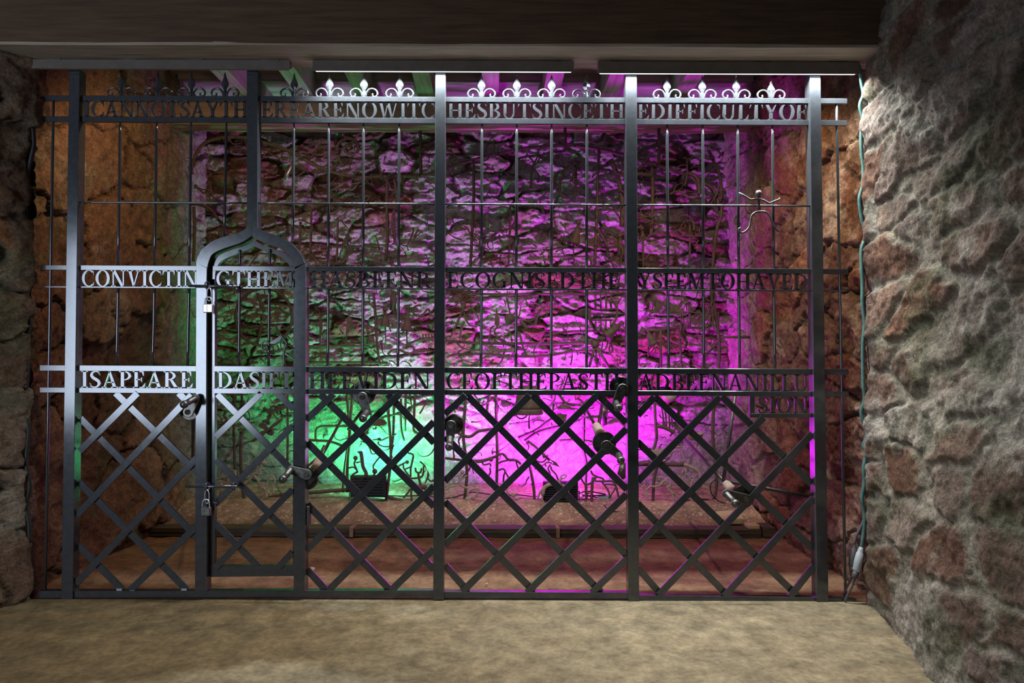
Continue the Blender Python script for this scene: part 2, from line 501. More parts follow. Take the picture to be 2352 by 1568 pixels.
c = mixc(cf, ci, sstep(0.0, 0.06, v)) * (0.72 + 0.56 * fbm(u * 18, v * 18, 75, 5))[..., None]
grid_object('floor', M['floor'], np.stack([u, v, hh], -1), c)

# gravel bed rising behind the sleepers
u, v = np.meshgrid(np.linspace(X_L - 0.02, X_R + 0.03, 420), np.linspace(1.125, Y_BACK - 0.03, 130))
hh = 0.035 + 0.085 * sstep(1.13, 1.52, v) + (fbm(u * 3, v * 3, 81, 5) - 0.5) * 0.03 + (fbm(u * 26, v * 26, 82, 3) - 0.5) * 0.016
c = mixc(np.ones(u.shape + (3,)) * np.array((0.40,0.27,0.18)), np.ones(u.shape + (3,)) * np.array((0.27,0.18,0.125)), sstep(0.35, 0.65, fbm(u * 3, v * 4, 83, 5)))
peb = hash2(np.floor(u * 100), np.floor(v * 100), 84)
c = mixc(c, np.ones(c.shape) * np.array((0.62,0.55,0.47)), (peb > 0.93).astype(float) * 0.8)
grav = grid_object('gravel_bed', M['gravel'], np.stack([u, v, hh], -1), c, kind='stuff')
tag(grav, 'speckled reddish gravel bed behind the dark timber sleepers', 'gravel')

# ceiling: boards above the alcove joists, dark ceiling above the passage
z_ceil = 3.07
u, v = np.meshgrid(np.linspace(X_L - 0.1, X_R + 0.1, 60), np.linspace(0.0, Y_BACK + 0.1, 40))
mb = MB().box((X_L - 0.25, 0.0, z_ceil), (X_R + 0.25, Y_BACK + 0.1, z_ceil + 0.05))
tag(mb.build('ceiling', M['board']), kind='structure')
mb = MB().box((-4.6, -5.4, 3.25), (X_R + 0.2, 0.0, 3.30))
tag(mb.build('ceiling_passage', M['lintel']), kind='structure')

# ------------------------------------------------------------------ timbers overhead
Z_SOFFIT = P(1000, 150, 0.0).z
d = ray(1000, 105)
Y_LINTEL = -CAM_D + (Z_SOFFIT - CAM_H) / d.z * d.y
def wavy_beam(name, mat, x0, x1, y0, y1, z0, z1, seed, amp=0.006, n=60):
    """a hewn timber: box with slightly uneven faces along x"""
    mb = MB()
    xs = np.linspace(x0, x1, n)
    ring = [(y0, z0), (y1, z0), (y1, z1), (y0, z1)]
    vs, fs = [], []
    for i, x in enumerate(xs):
        for k, (yy, zz) in enumerate(ring):
            a = float(fbm(np.array([x * 2.2]), np.array([k * 7.3]), seed, 4)[0] - 0.5) * 2 * amp
            b2 = float(fbm(np.array([x * 2.2]), np.array([k * 7.3 + 50]), seed, 4)[0] - 0.5) * 2 * amp
            vs.append((x, yy + a, zz + b2))
    for i in range(n - 1):
        for k in range(4):
            l = (k + 1) % 4
            fs.append((i*4+k, (i+1)*4+k, (i+1)*4+l, i*4+l))
    fs += [(3, 2, 1, 0), tuple((n-1)*4 + k for k in range(4))]
    mb.add(vs, fs)
    return mb.build(name, mat)
lin = wavy_beam('lintel_beam', M['lintel'], X_L - 0.15, 1.83, Y_LINTEL, 0.03, Z_SOFFIT + 0.012, Z_SOFFIT + 0.62, 3)
sb = wavy_beam('lit_soffit_board', M['soffit'], X_L - 0.15, 1.82, Y_LINTEL + 0.003, 0.028, Z_SOFFIT, Z_SOFFIT + 0.022, 4, 0.003)  # board added under the lintel, paler in colour for the light from below
sb.parent = lin
tag(lin, 'massive dark oak lintel beam spanning the whole opening above the gate', 'beam')
strut = MB()
a, b = P(2052, -60, -0.17), P(2067, 104, -0.17)
strut.box((a.x - 0.012, -0.20, b.z), (a.x + 0.03, -0.14, 3.25))
tag(strut.build('timber_strut', M['beam']), 'narrow brown timber upright at the right end of the lintel beam', 'post')

Y_B = 1.52
zb0, zb1 = P(1000, 287, Y_B).z, P(1000, 223, Y_B).z
d = ray(1000, 304)
Y_B2 = -CAM_D + (zb0 - CAM_H) / d.z * d.y
bb = wavy_beam('back_beam', M['beam'], X_L - 0.2, X_R + 0.2, Y_B, Y_B2, zb0, zb1, 9)
tag(bb, 'long timber beam across the back of the alcove, lit violet underneath', 'beam')
zj = zb1
for i, px in enumerate((560, 703, 838, 980, 1127, 1264, 1397, 1560)):
    x = P(px, 222, Y_B).x
    j = MB().box((x - 0.055, 0.032, zj), (x + 0.055, Y_BACK + 0.05, z_ceil)).build('ceiling_joist', M['joist'])
    where = ['leftmost ceiling joist, above the third and fourth finials from the left', 'ceiling joist crossing the gap between the unlit lamp and the middle lamp',
             'ceiling joist above the third finial left of the middle of the gate', 'ceiling joist just left of the third gate post',
             'ceiling joist running straight back just right of the third gate post', 'ceiling joist above the two middle finials of the fourth bay',
             'ceiling joist just left of the fourth gate post', 'rightmost ceiling joist, above the letters of DIFFICULTY'][i]
    tag(j, where, 'joist', 'ceiling joists of the alcove')
tb = MB().box((X_L - 0.08, Y_B + 0.06, z_ceil - 0.04), (X_R + 0.1, Y_B + 0.10, z_ceil))
tag(tb.build('trim_1', M['board']), kind='structure')

# ------------------------------------------------------------------ strip lamps under the lintel
LAMP_Y = -0.050
def strip_lamp(x0p, x1p, yt, yb, lit, label):
    xa, xb = P(x0p, yt, LAMP_Y).x, P(x1p, yt, LAMP_Y).x
    zt, z0 = Z_SOFFIT - 0.006, P(1000, yb - 4, LAMP_Y - 0.012).z + 0.008
    t = thing('strip_lamp', ((xa + xb) / 2, LAMP_Y, Z_SOFFIT), label, 'lamp', 'strip lamps under the lintel')
    ys0, ys1 = LAMP_Y - 0.014, LAMP_Y + 0.012
    mb = MB()
    ring = [(ys0, z0 + 0.004), (ys0, zt - 0.004), (ys0 + 0.008, zt), (ys1 - 0.008, zt), (ys1, zt - 0.004), (ys1, z0 + 0.004)]
    vs = [(xa, y, z) for y, z in ring] + [(xb, y, z) for y, z in ring]
    n = len(ring)
    mb.add(vs, [tuple(range(n)), tuple(range(2*n-1, n-1, -1))] + [(i, (i+1) % n, (i+1) % n + n, i + n) for i in range(n)])
    mb.box((xa, ys0 - 0.003, z0 - 0.0085), (xb, ys0, zt - 0.002))
    mb.build('casing', M['lamp_case'], t)
    for f in (0.08, 0.37, 0.63, 0.92):
        x = xa + (xb - xa) * f
        MB().box((x - 0.04, LAMP_Y - 0.01, zt), (x + 0.04, LAMP_Y + 0.01, Z_SOFFIT + 0.004)).build('bracket', M['dark_iron'], t)
    df = MB().box((xa + 0.01, ys0 + 0.001, z0 - 0.002), (xb - 0.01, ys1 - 0.001, z0 + 0.003))
    df.build('diffuser', M['lamp_on'] if lit else M['lamp_off'], t)
    if lit:
        l = area_light('strip_lamp_light', ((xa + xb) / 2, LAMP_Y + 0.004, z0 - 0.004), (0, 0, -1), xb - xa - 0.04, 0.012, LAMP_W, (0.92, 0.97, 0.97), 135, 'Y')
        l.data.shape = 'RECTANGLE'
        l.parent = t; l.matrix_parent_inverse = Matrix.Translation(-t.location)
    return t
LAMP_W = 30.0
M['lamp_on'] = mat_emit('lit_diffuser', (0.86, 0.96, 1.0), 1.6)
M['lamp_off'] = mat_noise('unlit_diffuser', (0.22, 0.20, 0.18), (0.30, 0.27, 0.25), 10, 0.4, 0, 0)
strip_lamp(74, 668, 149, 165, False, 'unlit dark strip lamp under the left end of the lintel')
strip_lamp(720, 1317, 148, 168, True, 'lit strip lamp under the middle of the lintel')
strip_lamp(1373, 1970, 151, 171, True, 'lit strip lamp under the right end of the lintel')

# ------------------------------------------------------------------ floodlights on the gravel
def floodlight(pxc, pyc, wpx, hpx, color, hotcol, hot, wash, label, tilt=8):
    Yf = 1.52
    c = P(pxc, pyc, Yf)
    sc = F_PX / (Yf + CAM_D)
    wd, hg = wpx / sc, hpx / sc
    t = thing('floodlight', (c.x, Yf, c.z - hg / 2 - 0.02), label, 'floodlight', 'floodlights on the gravel')
    mb = MB().box((c.x - wd/2, Yf, c.z - hg/2), (c.x + wd/2, Yf + 0.045, c.z + hg/2))
    mb.build('housing', M['black'], t, bevel=0.004)
    fins = MB()
    for k in range(8):
        z = c.z - hg/2 + hg * (k + 0.5) / 8
        fins.box((c.x - wd/2 + 0.01, Yf - 0.022, z - 0.0035), (c.x + wd/2 - 0.01, Yf + 0.002, z + 0.0035))
    fins.build('heat_sink', M['black'], t)
    br = MB()
    br.tube([(c.x - wd/2 - 0.008, Yf + 0.02, c.z), (c.x - wd/2 - 0.008, Yf + 0.02, c.z - hg/2 - 0.03), (c.x + wd/2 + 0.008, Yf + 0.02, c.z - hg/2 - 0.03), (c.x + wd/2 + 0.008, Yf + 0.02, c.z)], 0.005, 6)
    br.build('bracket', M['black'], t)
    MB().box((c.x - wd/2 + 0.012, Yf + 0.045, c.z - hg/2 + 0.012), (c.x + wd/2 - 0.012, Yf + 0.049, c.z + hg/2 - 0.012)).build('lens', M['glass'], t)
    tt = math.radians(tilt)
    l1 = area_light('flood_beam', (c.x, Yf + 0.055, c.z), (0, math.cos(tt), math.sin(tt)), wd * 0.8, hg * 0.7, hot, hotcol, 170)
    l2 = spot_light('flood_wash', (c.x, Yf + 0.06, c.z + 0.02), (0.0, 0.62, 0.78), wash, color, 140, 0.6, 0.04)
    for l in (l1, l2):
        l.parent = t; l.matrix_parent_inverse = Matrix.Translation(-t.location)
    return t
floodlight(845, 1117, 82, 50, (0.03, 0.95, 0.24), (0.10, 0.90, 0.50), 10.0, 190.0, 'black ribbed floodlight throwing green light on the back wall')
floodlight(1288, 1128, 80, 44, (0.70, 0.003, 0.92), (0.78, 0.06, 0.95), 16.0, 720.0, 'black ribbed floodlight throwing magenta light on the back wall')

# ------------------------------------------------------------------ sleepers edging the gravel
def sleeper(x0p, x1p, yl, yr, label, seed):
    Yf = 1.045
    a, b = P(x0p, yl, Yf), P(x1p, yr, Yf)
    t = wavy_beam('timber_sleeper', M['sleeper'], a.x, b.x, Yf, Yf + 0.10, 0.0, 0.05, seed, 0.004, 24)
    rows = [(MB().box((a.x + 0.004, Yf - 0.006, 0.026), (b.x - 0.004, Yf + 0.02, 0.030)), 0)]
    rows[0][0].build('edge_strip', M['sleeper'], t)
    return tag(t, label, 'timber', 'timber sleepers edging the gravel')
sleeper(328, 803, 1213, 1213, 'longest dark timber sleeper, at the left end of the gravel edge', 5)
sleeper(813, 1279, 1213, 1213, 'dark timber sleeper in the middle of the gravel edge, below the floodlights', 6)
sleeper(1286, 1748, 1213, 1213, 'dark timber sleeper at the right end of the gravel edge, below the crank', 7)
for px, lab in ((808, 'short wooden peg between the left and middle sleepers'), (1282, 'short wooden peg between the middle and right sleepers')):
    q = P(px, 1215, 1.04)
    tag(MB().box((q.x - 0.012, 1.025, 0.0), (q.x + 0.010, 1.075, 0.062)).build('wooden_peg', M['beam'], bevel=0.003), lab, 'peg')
q0, q1 = P(1646, 1180, 1.22), P(1700, 1190, 1.22)
tag(MB().hexa([(q0.x, 1.16, 0.055), (q1.x, 1.18, 0.055), (q1.x + 0.01, 1.18, 0.085), (q0.x, 1.16, 0.085),
               (q0.x + 0.02, 1.30, 0.07), (q1.x + 0.03, 1.33, 0.07), (q1.x + 0.03, 1.33, 0.105), (q0.x + 0.02, 1.30, 0.105)]).build('wood_offcut', M['paleplank']),
    'pale plank offcut lying on the gravel near the right wall', 'plank')
q0, q1 = P(1716, 1190, 1.08), P(1743, 1200, 1.08)
tag(MB().box((q0.x, 1.06, 0.05), (q1.x, 1.13, 0.075)).build('wood_chip', M['paleplank'], bevel=0.004), 'small pale wood chip on the right end of the sleepers', 'plank')
q0, q1 = P(1750, 1195, 1.08), P(1777, 1210, 1.08)
tag(MB().box((q0.x, 1.05, 0.0), (q1.x, 1.17, 0.065)).build('timber_block', M['sleeper'], bevel=0.004), 'dark square timber block against the right wall', 'timber')
# a few pale stones on the gravel and floor
for px, py, r, lab in ((779, 1172, .011, 'small pale stone on the green lit gravel'), (852, 1196, .010, 'small pale stone beside the middle sleeper'),
                  (1211, 1161, .012, 'pale stone on the gravel left of the magenta floodlight'), (1114, 1171, .009, 'pale stone on the gravel right of the third post'),
                  (1118, 1340, .006, 'white scrap on the earth floor behind the bottom rail'), (716, 1307, .016, 'flat pale stone on the floor right of the door')):
    dr = ray(px, py); zz = 0.07 if py < 1200 else 0.008
    t = (zz - CAM_H) / dr.z
    q = CAM_LOC + dr * t
    tag(MB().ball((q.x, q.y, zz), r, 1.2, 1.0, 0.7, 8).build('pale_stone', M['pebble']), lab, 'stone')
# ------------------------------------------------------------------ the gate
GP = M['gate']
def yrow(yl, yr, x): return yl + (yr - yl) * (x - 180.0) / (1860.0 - 180.0)
def gp(px, py, y=0.0):
    p = P(px, py, 0.0)
    return Vector((p.x, y, p.z))
def quadbar(mb, c, y0, y1):
    """four pixel corners (tl, tr, br, bl) on the gate plane, thick from y0 to y1"""
    f = [gp(*q, y0) for q in c]; b = [gp(*q, y1) for q in c]
    return mb.hexa(f + b)
def rail_bar(name, x0, x1, yt, yb, parent, y0=-0.009, y1=0.009):
    """yt, yb: (y at x=180, y at x=1860)"""
    mb = MB()
    quadbar(mb, [(x0, yrow(*yt, x0)), (x1, yrow(*yt, x1)), (x1, yrow(*yb, x1)), (x0, yrow(*yb, x0))], y0, y1)
    return mb.build(name, GP, parent, bevel=0.0012)
def flat_bar(name, x0, y0p, x1, y1p, wpx, parent, ya, yb):
    a, b = gp(x0, y0p), gp(x1, y1p)
    d = (b - a).normalized(); n = Vector((-d.z, 0, d.x)) * (wpx / 500.0 / 2)
    mb = MB()
    c = [a + n, b + n, b - n, a - n]
    mb.hexa([Vector((q.x, ya, q.z)) for q in c] + [Vector((q.x, yb, q.z)) for q in c])
    return mb.build(name, GP, parent, bevel=0.001)
def rod(name, x0, y0p, x1, y1p, r, parent, mat=None, taper=True, y=0.0):
    a, b = gp(x0, y0p, y), gp(x1, y1p, y)
    n = 6
    pts = [a + (b - a) * (i / (n - 1)) for i in range(n)]
    pts = [a, a + (b - a) * 0.07] + pts[1:]
    rr = [r * (0.55 if taper else 1.0)] + [r] * (len(pts) - 1)
    return MB().tube(pts, rr, 8).build(name, mat or GP, parent, smooth=True)

# serif capitals, built from strokes: unit cap height
def arc(cx, cy, ro, ri, a0, a1, n=14):
    """ring piece; ro, ri = (rx, ry) outer and inner"""
    out = []
    for i in range(n):
        t0, t1 = (math.radians(a0 + (a1 - a0) * k / n) for k in (i, i + 1))
        out.append([(cx + ro[0]*math.cos(t0), cy + ro[1]*math.sin(t0)), (cx + ro[0]*math.cos(t1), cy + ro[1]*math.sin(t1)),
                    (cx + ri[0]*math.cos(t1), cy + ri[1]*math.sin(t1)), (cx + ri[0]*math.cos(t0), cy + ri[1]*math.sin(t0))])
    return out
def rect(x0, y0, x1, y1): return [[(x0, y0), (x1, y0), (x1, y1), (x0, y1)]]
def para(xb0, xb1, xt0, xt1, y0=0.0, y1=1.0): return [[(xb0, y0), (xb1, y0), (xt1, y1), (xt0, y1)]]
def tri(a, b, c): return [[a, b, c]]
TK, TN, SF = 0.17, 0.075, 0.055
def stem(x, top=True, bot=True, w=TK, o=0.09):
    r = rect(x, 0, x + w, 1)
    if top: r += rect(x - o, 1 - SF, x + w + o, 1)
    if bot: r += rect(x - o, 0, x + w + o, SF)
    return r
def ribbon(pts, ws):
    out = []
    n = len(pts)
    nm = []
    for i in range(n):
        a, b = pts[max(i-1, 0)], pts[min(i+1, n-1)]
        l = math.hypot(b[0]-a[0], b[1]-a[1]) or 1
        nm.append((-(b[1]-a[1])/l, (b[0]-a[0])/l))
    for i in range(n - 1):
        p, q = pts[i], pts[i+1]; wa, wb = ws[i]/2, ws[i+1]/2
        out.append([(p[0]+nm[i][0]*wa, p[1]+nm[i][1]*wa), (q[0]+nm[i+1][0]*wb, q[1]+nm[i+1][1]*wb),
                    (q[0]-nm[i+1][0]*wb, q[1]-nm[i+1][1]*wb), (p[0]-nm[i][0]*wa, p[1]-nm[i][1]*wa)])
    return out
def s_curve():
    key = [(.56,.80),(.50,.93),(.34,.975),(.18,.90),(.13,.74),(.22,.60),(.36,.50),(.50,.38),(.53,.22),(.44,.08),(.28,.025),(.12,.09),(.06,.24)]
    wid = [.07,.06,.07,.10,.15,.17,.18,.17,.15,.10,.07,.06,.07]
    pts = smooth_line([(x, 0, y) for x, y in key], 4)
    ws = np.interp(np.linspace(0, len(key)-1, len(pts)), range(len(key)), wid)
    return ribbon([(p.x, p.z) for p in pts], list(ws))
EARM = lambda: rect(.1, .945, .58, 1) + tri((.50, .95), (.60, .95), (.60, .72)) + tri((.50,.95),(.60,.72),(.57,.72))
GL = {
 'I': (.42, stem(.125)),
 'H': (.92, stem(.11) + stem(.64) + rect(.2, .465, .7, .53)),
 'E': (.70, stem(.11) + EARM() + rect(.2, .47, .46, .53) + tri((.40,.5),(.50,.66),(.50,.34)) + rect(.1, 0, .62, .055) + tri((.50,.05),(.68,.30),(.63,.0)) ),
 'F': (.66, stem(.11) + EARM() + rect(.2, .46, .46, .52) + tri((.40,.49),(.50,.64),(.50,.34))),
 'L': (.66, stem(.11) + rect(.1, 0, .58, .055) + tri((.46,.05),(.64,.32),(.60,.0))),
 'T': (.78, stem(.305, top=False) + rect(.03, .945, .75, 1) + tri((.03,.95),(.13,.95),(.02,.70)) + tri((.75,.95),(.65,.95),(.76,.70))),
 'D': (.90, stem(.11) + arc(.28, .5, (.56, .5), (.39, .445), -90, 90)),
 'O': (.92, arc(.46, .5, (.43, .52), (.26, .465), 0, 360, 26)),
 'C': (.80, arc(.46, .5, (.43, .52), (.27, .465), 48, 312, 22) + tri((.74,.98),(.70,.90),(.76,.66)) + tri((.74,.04),(.69,.12),(.78,.30))),
 'G': (.90, arc(.46, .5, (.43, .52), (.27, .465), 48, 318, 22) + tri((.74,.98),(.70,.90),(.76,.66)) + rect(.62, .04, .78, .44) + rect(.53, .40, .87, .455)),
 'S': (.64, s_curve() + tri((.55,.97),(.50,.93),(.59,.70)) + tri((.06,.03),(.12,.09),(.03,.32))),
 'U': (.90, rect(.11, .28, .28, 1) + rect(.66, .28, .735, 1) + rect(.01, 1-SF, .38, 1) + rect(.56, 1-SF, .84, 1) + arc(.4225, .30, (.3125, .32), (.2, .25), 180, 360, 14)),
 'N': (.94, rect(.12, 0, .195, 1) + rect(.73, 0, .805, 1) + para(.63, .805, .10, .29) + rect(.02, 0, .30, SF) + rect(.01, 1-SF, .2, 1) + rect(.63, 1-SF, .91, 1)),
 'M': (1.12, rect(.12, 0, .19, 1) + para(.47, .58, .12, .31) + para(.50, .56, .80, .87) + rect(.80, 0, .97, 1) + rect(.02, 0, .29, SF) + rect(.72, 0, 1.06, SF) + rect(.03, 1-SF, .25, 1) + rect(.84, 1-SF, 1.06, 1)),
 'V': (.86, para(.38, .48, .10, .29) + para(.40, .46, .68, .75) + rect(.0, 1-SF, .38, 1) + rect(.58, 1-SF, .86, 1)),
 'W': (1.22, para(.32, .42, .08, .26) + para(.35, .41, .57, .63) + para(.76, .86, .50, .68) + para(.79, .85, 1.05, 1.11) + rect(.0, 1-SF, .76, 1) + rect(.95, 1-SF, 1.20, 1)),
 'A': (.88, para(.09, .16, .40, .46) + para(.60, .79, .36, .47) + rect(.22, .29, .66, .35) + rect(.0, 0, .26, SF) + rect(.50, 0, .88, SF)),
 'Y': (.84, rect(.34, 0, .51, .46) + para(.34, .51, .06, .25, .44, 1) + para(.42, .51, .68, .75, .44, 1) + rect(.24, 0, .61, SF) + rect(.0, 1-SF, .34, 1) + rect(.58, 1-SF, .84, 1)),
 'B': (.76, stem(.11) + arc(.28, .74, (.37, .26), (.22, .21), -90, 90, 10) + arc(.28, .255, (.43, .27), (.26, .215), -90, 90, 12)),
 'P': (.70, stem(.11) + arc(.28, .725, (.38, .275), (.23, .22), -90, 90, 10)),
 'R': (.86, stem(.11) + arc(.28, .74, (.38, .26), (.23, .205), -90, 90, 10) + para(.60, .80, .34, .50, 0, .5) + rect(.58, 0, .86, SF)),
}
def lettering(text, x0, x1, yt, yb, parent):
    """letters between two rails; yt, yb as for rail_bar"""
    adv = sum(GL[ch][0] + 0.03 for ch in text) - 0.03
    k = (x1 - x0) / adv
    x = x0
    for ch in text:
        wd, prims = GL[ch]
        mb = MB()
        for poly in prims:
            q = []
            for (u_, v_) in poly:
                px = x + u_ * k
                py = yrow(*yb, px) + (yrow(*yt, px) - yrow(*yb, px)) * v_
                q.append(gp(px, py))
            n = len(q)
            yy = (-0.0065, 0.0035)
            vs = [(p.x, yy[0], p.z) for p in q] + [(p.x, yy[1], p.z) for p in q]
            mb.add(vs, [tuple(range(n)), tuple(range(2*n-1, n-1, -1))] + [(i, i+n, (i+1) % n + n, (i+1) % n) for i in range(n)])
        mb.build('letter', GP, parent)
        x += (wd + 0.03) * k

R1T, R1TB, R1B, R1BB = (220.5, 227), (232, 239), (268.5, 277), (280.5, 289)
R2T, R2TB, R2B, R2BB = (609.5, 617.5), (620.5, 629), (657.5, 665.5), (661, 669.5)
R3T, R3TB, R3B, R3BB = (838.5, 847), (851.5, 860), (889.5, 898.5), (901.5, 910)
MID = (465.5, 474)

g0 = P(1010, 1372, 0.0)
gate = thing('iron_gate', (g0.x, 0, 0), 'tall wrought iron gate screen with rows of cut out letters and lattice below', 'gate')
def post(xt0, xt1, yt, xb0, xb1, yb, name='post', depth=0.026):
    mb = MB()
    quadbar(mb, [(xt0, yt), (xt1, yt), (xb1, yb), (xb0, yb)], -depth, depth)
    return mb.build(name, GP, gate, bevel=0.0015)
post(166.5, 190.5, 163, 148.5, 174, 1378)
post(571.5, 596.5, 163, 571.5, 595.5, 528)
post(1001, 1024.5, 166, 996, 1020.5, 1373)
post(1434.5, 1460, 168, 1441, 1465.5, 1379)
post(1853.5, 1878.5, 170, 1870.5, 1897, 1387)

# arched frame of the door opening: paired outer and inner outline points
outer = [(454,1353),(456,900),(457,640),(457,603),(462,588),(470,574),(480,566),(493,556),(516,547),(547,539),(567,529),(583.5,512)]
inner = [(479.5,1353),(480,900),(481,640),(481.5,620),(485,605),(489,594),(494,586),(509,577.5),(536,567.5),(556,561),(571,553),(583.5,544)]
outer_r = [(583.5,512),(593,523),(618,536),(645,545),(670,558),(685,574),(697,590),(703,607),(705.5,632),(705.5,900),(704,1355)]
inner_r = [(583.5,544),(592,551),(614,560.5),(640,569),(660,581),(672,593),(679,606),(681.5,620),(681.5,640),(680.5,900),(679,1355)]
for (oo, ii, nm) in ((outer, inner, 'arch_jamb'), (outer_r, inner_r, 'arch_jamb')):
    o_ = smooth_line([gp(*q) for q in oo], 3); i_ = smooth_line([gp(*q) for q in ii], 3)
    mb = MB()
    n = min(len(o_), len(i_))
    vs = []
    for k in range(n):
        for q in (o_[k], i_[k]):
            vs += [(q.x, -0.030, q.z), (q.x, 0.030, q.z)]
    fs = []
    for k in range(n - 1):
        a, b = 4*k, 4*(k+1)
        fs += [(a, a+2, b+2, b), (a+1, b+1, b+3, a+3), (a, b, b+1, a+1), (a+2, a+3, b+3, b+2)]
    fs += [(0, 1, 3, 2), (4*n-4, 4*n-2, 4*n-1, 4*n-3)]
    mb.add(vs, fs)
    mb.build(nm, GP, gate, bevel=0.001)

# rails with their letters; bays run between the posts
bays_top = [(189, 572, 'ICANNOTSAYTH', 193, 570), (596, 1000, 'EREARENOWITC', 600, 999), (1024, 1435, 'HESBUTSINCETH', 1028, 1434), (1460, 1855, 'EDIFFICULTYOF', 1463, 1853)]
bays_mid = [(185, 458, 'CONVICTIN', 189, 457), (705, 998, 'HASBEENR', 714, 992), (1023, 1437, 'ECOGNISEDTHE', 1026, 1424), (1461, 1860, 'YSEEMTOHAVED', 1464, 1856)]
bays_low = [(180, 457, 'ISAPEARE', 187, 445), (705, 998, 'HEEVIDEN', 709, 990), (1022, 1438, 'CEOFTHEPASTH', 1025, 1424), (1463, 1864, 'ADBEENANILLU', 1466, 1858)]
for x0, x1, tx, a, b in bays_top:
    r = rail_bar('rail', x0, x1, R1T, R1TB, gate); rail_bar('rail', x0, x1, R1B, R1BB, gate)
    lettering(tx, a, b, R1TB, R1B, r)
for x0, x1, tx, a, b in bays_mid:
    r = rail_bar('rail', x0, x1, R2T, R2TB, gate); rail_bar('thin_rail', x0, x1, R2B, R2BB, gate, -0.007, 0.007)
    lettering(tx, a, b, R2TB, R2B, r)
for x0, x1, tx, a, b in bays_low:
    r = rail_bar('rail', x0, x1, R3T, R3TB, gate); rail_bar('rail', x0, x1, R3B, R3BB, gate)
    lettering(tx, a, b, R3TB, R3B, r)
# small frame holding the last four letters
mb = MB(); quadbar(mb, [(1721, 949), (1866, 948.5), (1866, 958), (1721, 958.5)], -0.009, 0.009)
sr = mb.build('rail', GP, gate, bevel=0.001)
mb = MB(); quadbar(mb, [(1721, 907), (1732, 907), (1732, 958), (1721, 958)], -0.008, 0.008); mb.build('frame_upright', GP, gate)
lettering('SION', 1739, 1856, (911, 911), (949, 948.6), sr)
# ends of the rails beyond the outer posts
for x0, x1 in ((103, 167), (1878, 1944)):
    rail_bar('rail_end', x0, x1, R1T, R1TB, gate); rail_bar('rail_end', x0 - (1 if x0 < 900 else 0), x1, R1B, R1BB, gate)
for x0, x1 in ((97, 162), (1882, 1946)):
    rail_bar('rail_end', x0, x1, R2T, R2TB, gate); rail_bar('rail_end', x0 + 3, x1 - 2, R2B, R2BB, gate, -0.006, 0.006)
for x0, x1 in ((94, 157), (1886, 1947)):
    rail_bar('rail_end', x0, x1, R3T, R3TB, gate); rail_bar('rail_end', x0, x1, R3B, R3BB, gate)
rod('side_rod', 123, 224, 104, 1358, 0.0062, gate, taper=False)
rod('side_rod', 1921, 232, 1942, 1376, 0.0062, gate, taper=False)
# middle rod and bottom rail
for x0, x1 in ((187, 573), (595, 1000), (1023, 1436), (1460, 1857)):
    rod('middle_rod', x0, yrow(*MID, x0), x1, yrow(*MID, x1), 0.0046, gate, taper=False, y=-0.010)
for c in ([(92,1354),(998,1353),(998,1367),(92,1370)], [(1020,1356),(1442,1358),(1442,1372),(1020,1371)], [(1464,1364),(1872,1369),(1872,1384),(1464,1379)], [(1896,1370),(1963,1372),(1963,1384),(1896,1384)]):
    mb = MB(); quadbar(mb, c, -0.016, 0.016); mb.build('bottom_rail', GP, gate, bevel=0.0015)
# vertical rods
up = [(276,268),(360,351),(439,431),(675,672,555),(755,753),(835,833),(917,914),(1107,1105),(1187,1185),(1267,1266),(1348,1347),(1532,1536),(1614,1617),(1694,1699),(1774,1780)]
RODR = 0.0066
for t in up:
    xa, xb = t[0], t[1]
    if len(t) == 3:
        rod('rod', xa, yrow(*R1BB, xa), xb, t[2], RODR, gate); continue
    xm = xa + (xb - xa) * 0.55
    rod('rod', xa, yrow(*R1BB, xa), xm, yrow(*R2T, xm), RODR, gate)
    rod('rod', xm, yrow(*R2BB, xm), xb, yrow(*R3T, xb), RODR, gate, taper=False)
rod('rod', 520, yrow(*R1BB, 520), 515, 548, RODR, gate)
xm = 434; rod('rod', xm - 1, yrow(*R2BB, xm), 430, yrow(*R3T, 430), RODR, gate, taper=False) if False else None

# fleur-de-lis finials
def finial(px, pty, dark=0):
    base = yrow(*R1T, px) + 3
    s = 1.0
    mb = MB()
    prof = [(-6.5, 0), (-6, 8), (-3.4, 15), (-4.6, 19), (-8.6, 25), (-8.8, 29), (-6, 35), (-3, 42), (-1.6, 48)]
    tip = base - pty
    top = prof[-1][1]
    pr = [(w_, h_ * (tip - 2) / 50.0) for w_, h_ in prof]
    left = [(px + w_, base - h_) for w_, h_ in pr]; right = [(px - w_, base - h_) for w_, h_ in reversed(pr)]
    ring = left + [(px, pty)] + right
    pts = [gp(*q) for q in ring]
    n = len(pts)
    c0 = gp(px, base - 24)
    # blade with a raised middle, so it has a ridge front and back
    mids = [gp(px, q[1]) for q in left]
    for sgn in (-1, 1):
        for half in (pts[:len(left)] + [pts[len(left)]], list(reversed(pts[len(left):]))):
            for i in range(len(left)):
                a, b = half[i], half[i+1]
                m0 = mids[i]; m1 = mids[i+1] if i + 1 < len(mids) else pts[len(left)]
                mb.add([(a.x, 0.0, a.z), (b.x, 0.0, b.z), (m1.x, sgn * 0.008 if i + 1 < len(mids) else 0, m1.z), (m0.x, sgn * 0.008, m0.z)], [(0, 1, 2, 3)])
    f = mb.build('finial', GP, gate)
    for sg in (-1, 1):
        sp = [(px + sg*4, base - 5), (px + sg*6, base - 13), (px + sg*12, base - 20.5), (px + sg*21, base - 22), (px + sg*29, base - 17), (px + sg*31, base - 9), (px + sg*26, base - 3.5), (px + sg*20, base - 6), (px + sg*20.5, base - 11)]
        MB().tube(smooth_line([gp(*q) for q in sp], 4), [0.0055] + [0.0048] * 20 + [0.0042] * 12, 6).build('scroll', GP, f, smooth=True)
for px in (279, 363, 440, 517): finial(px, 165)
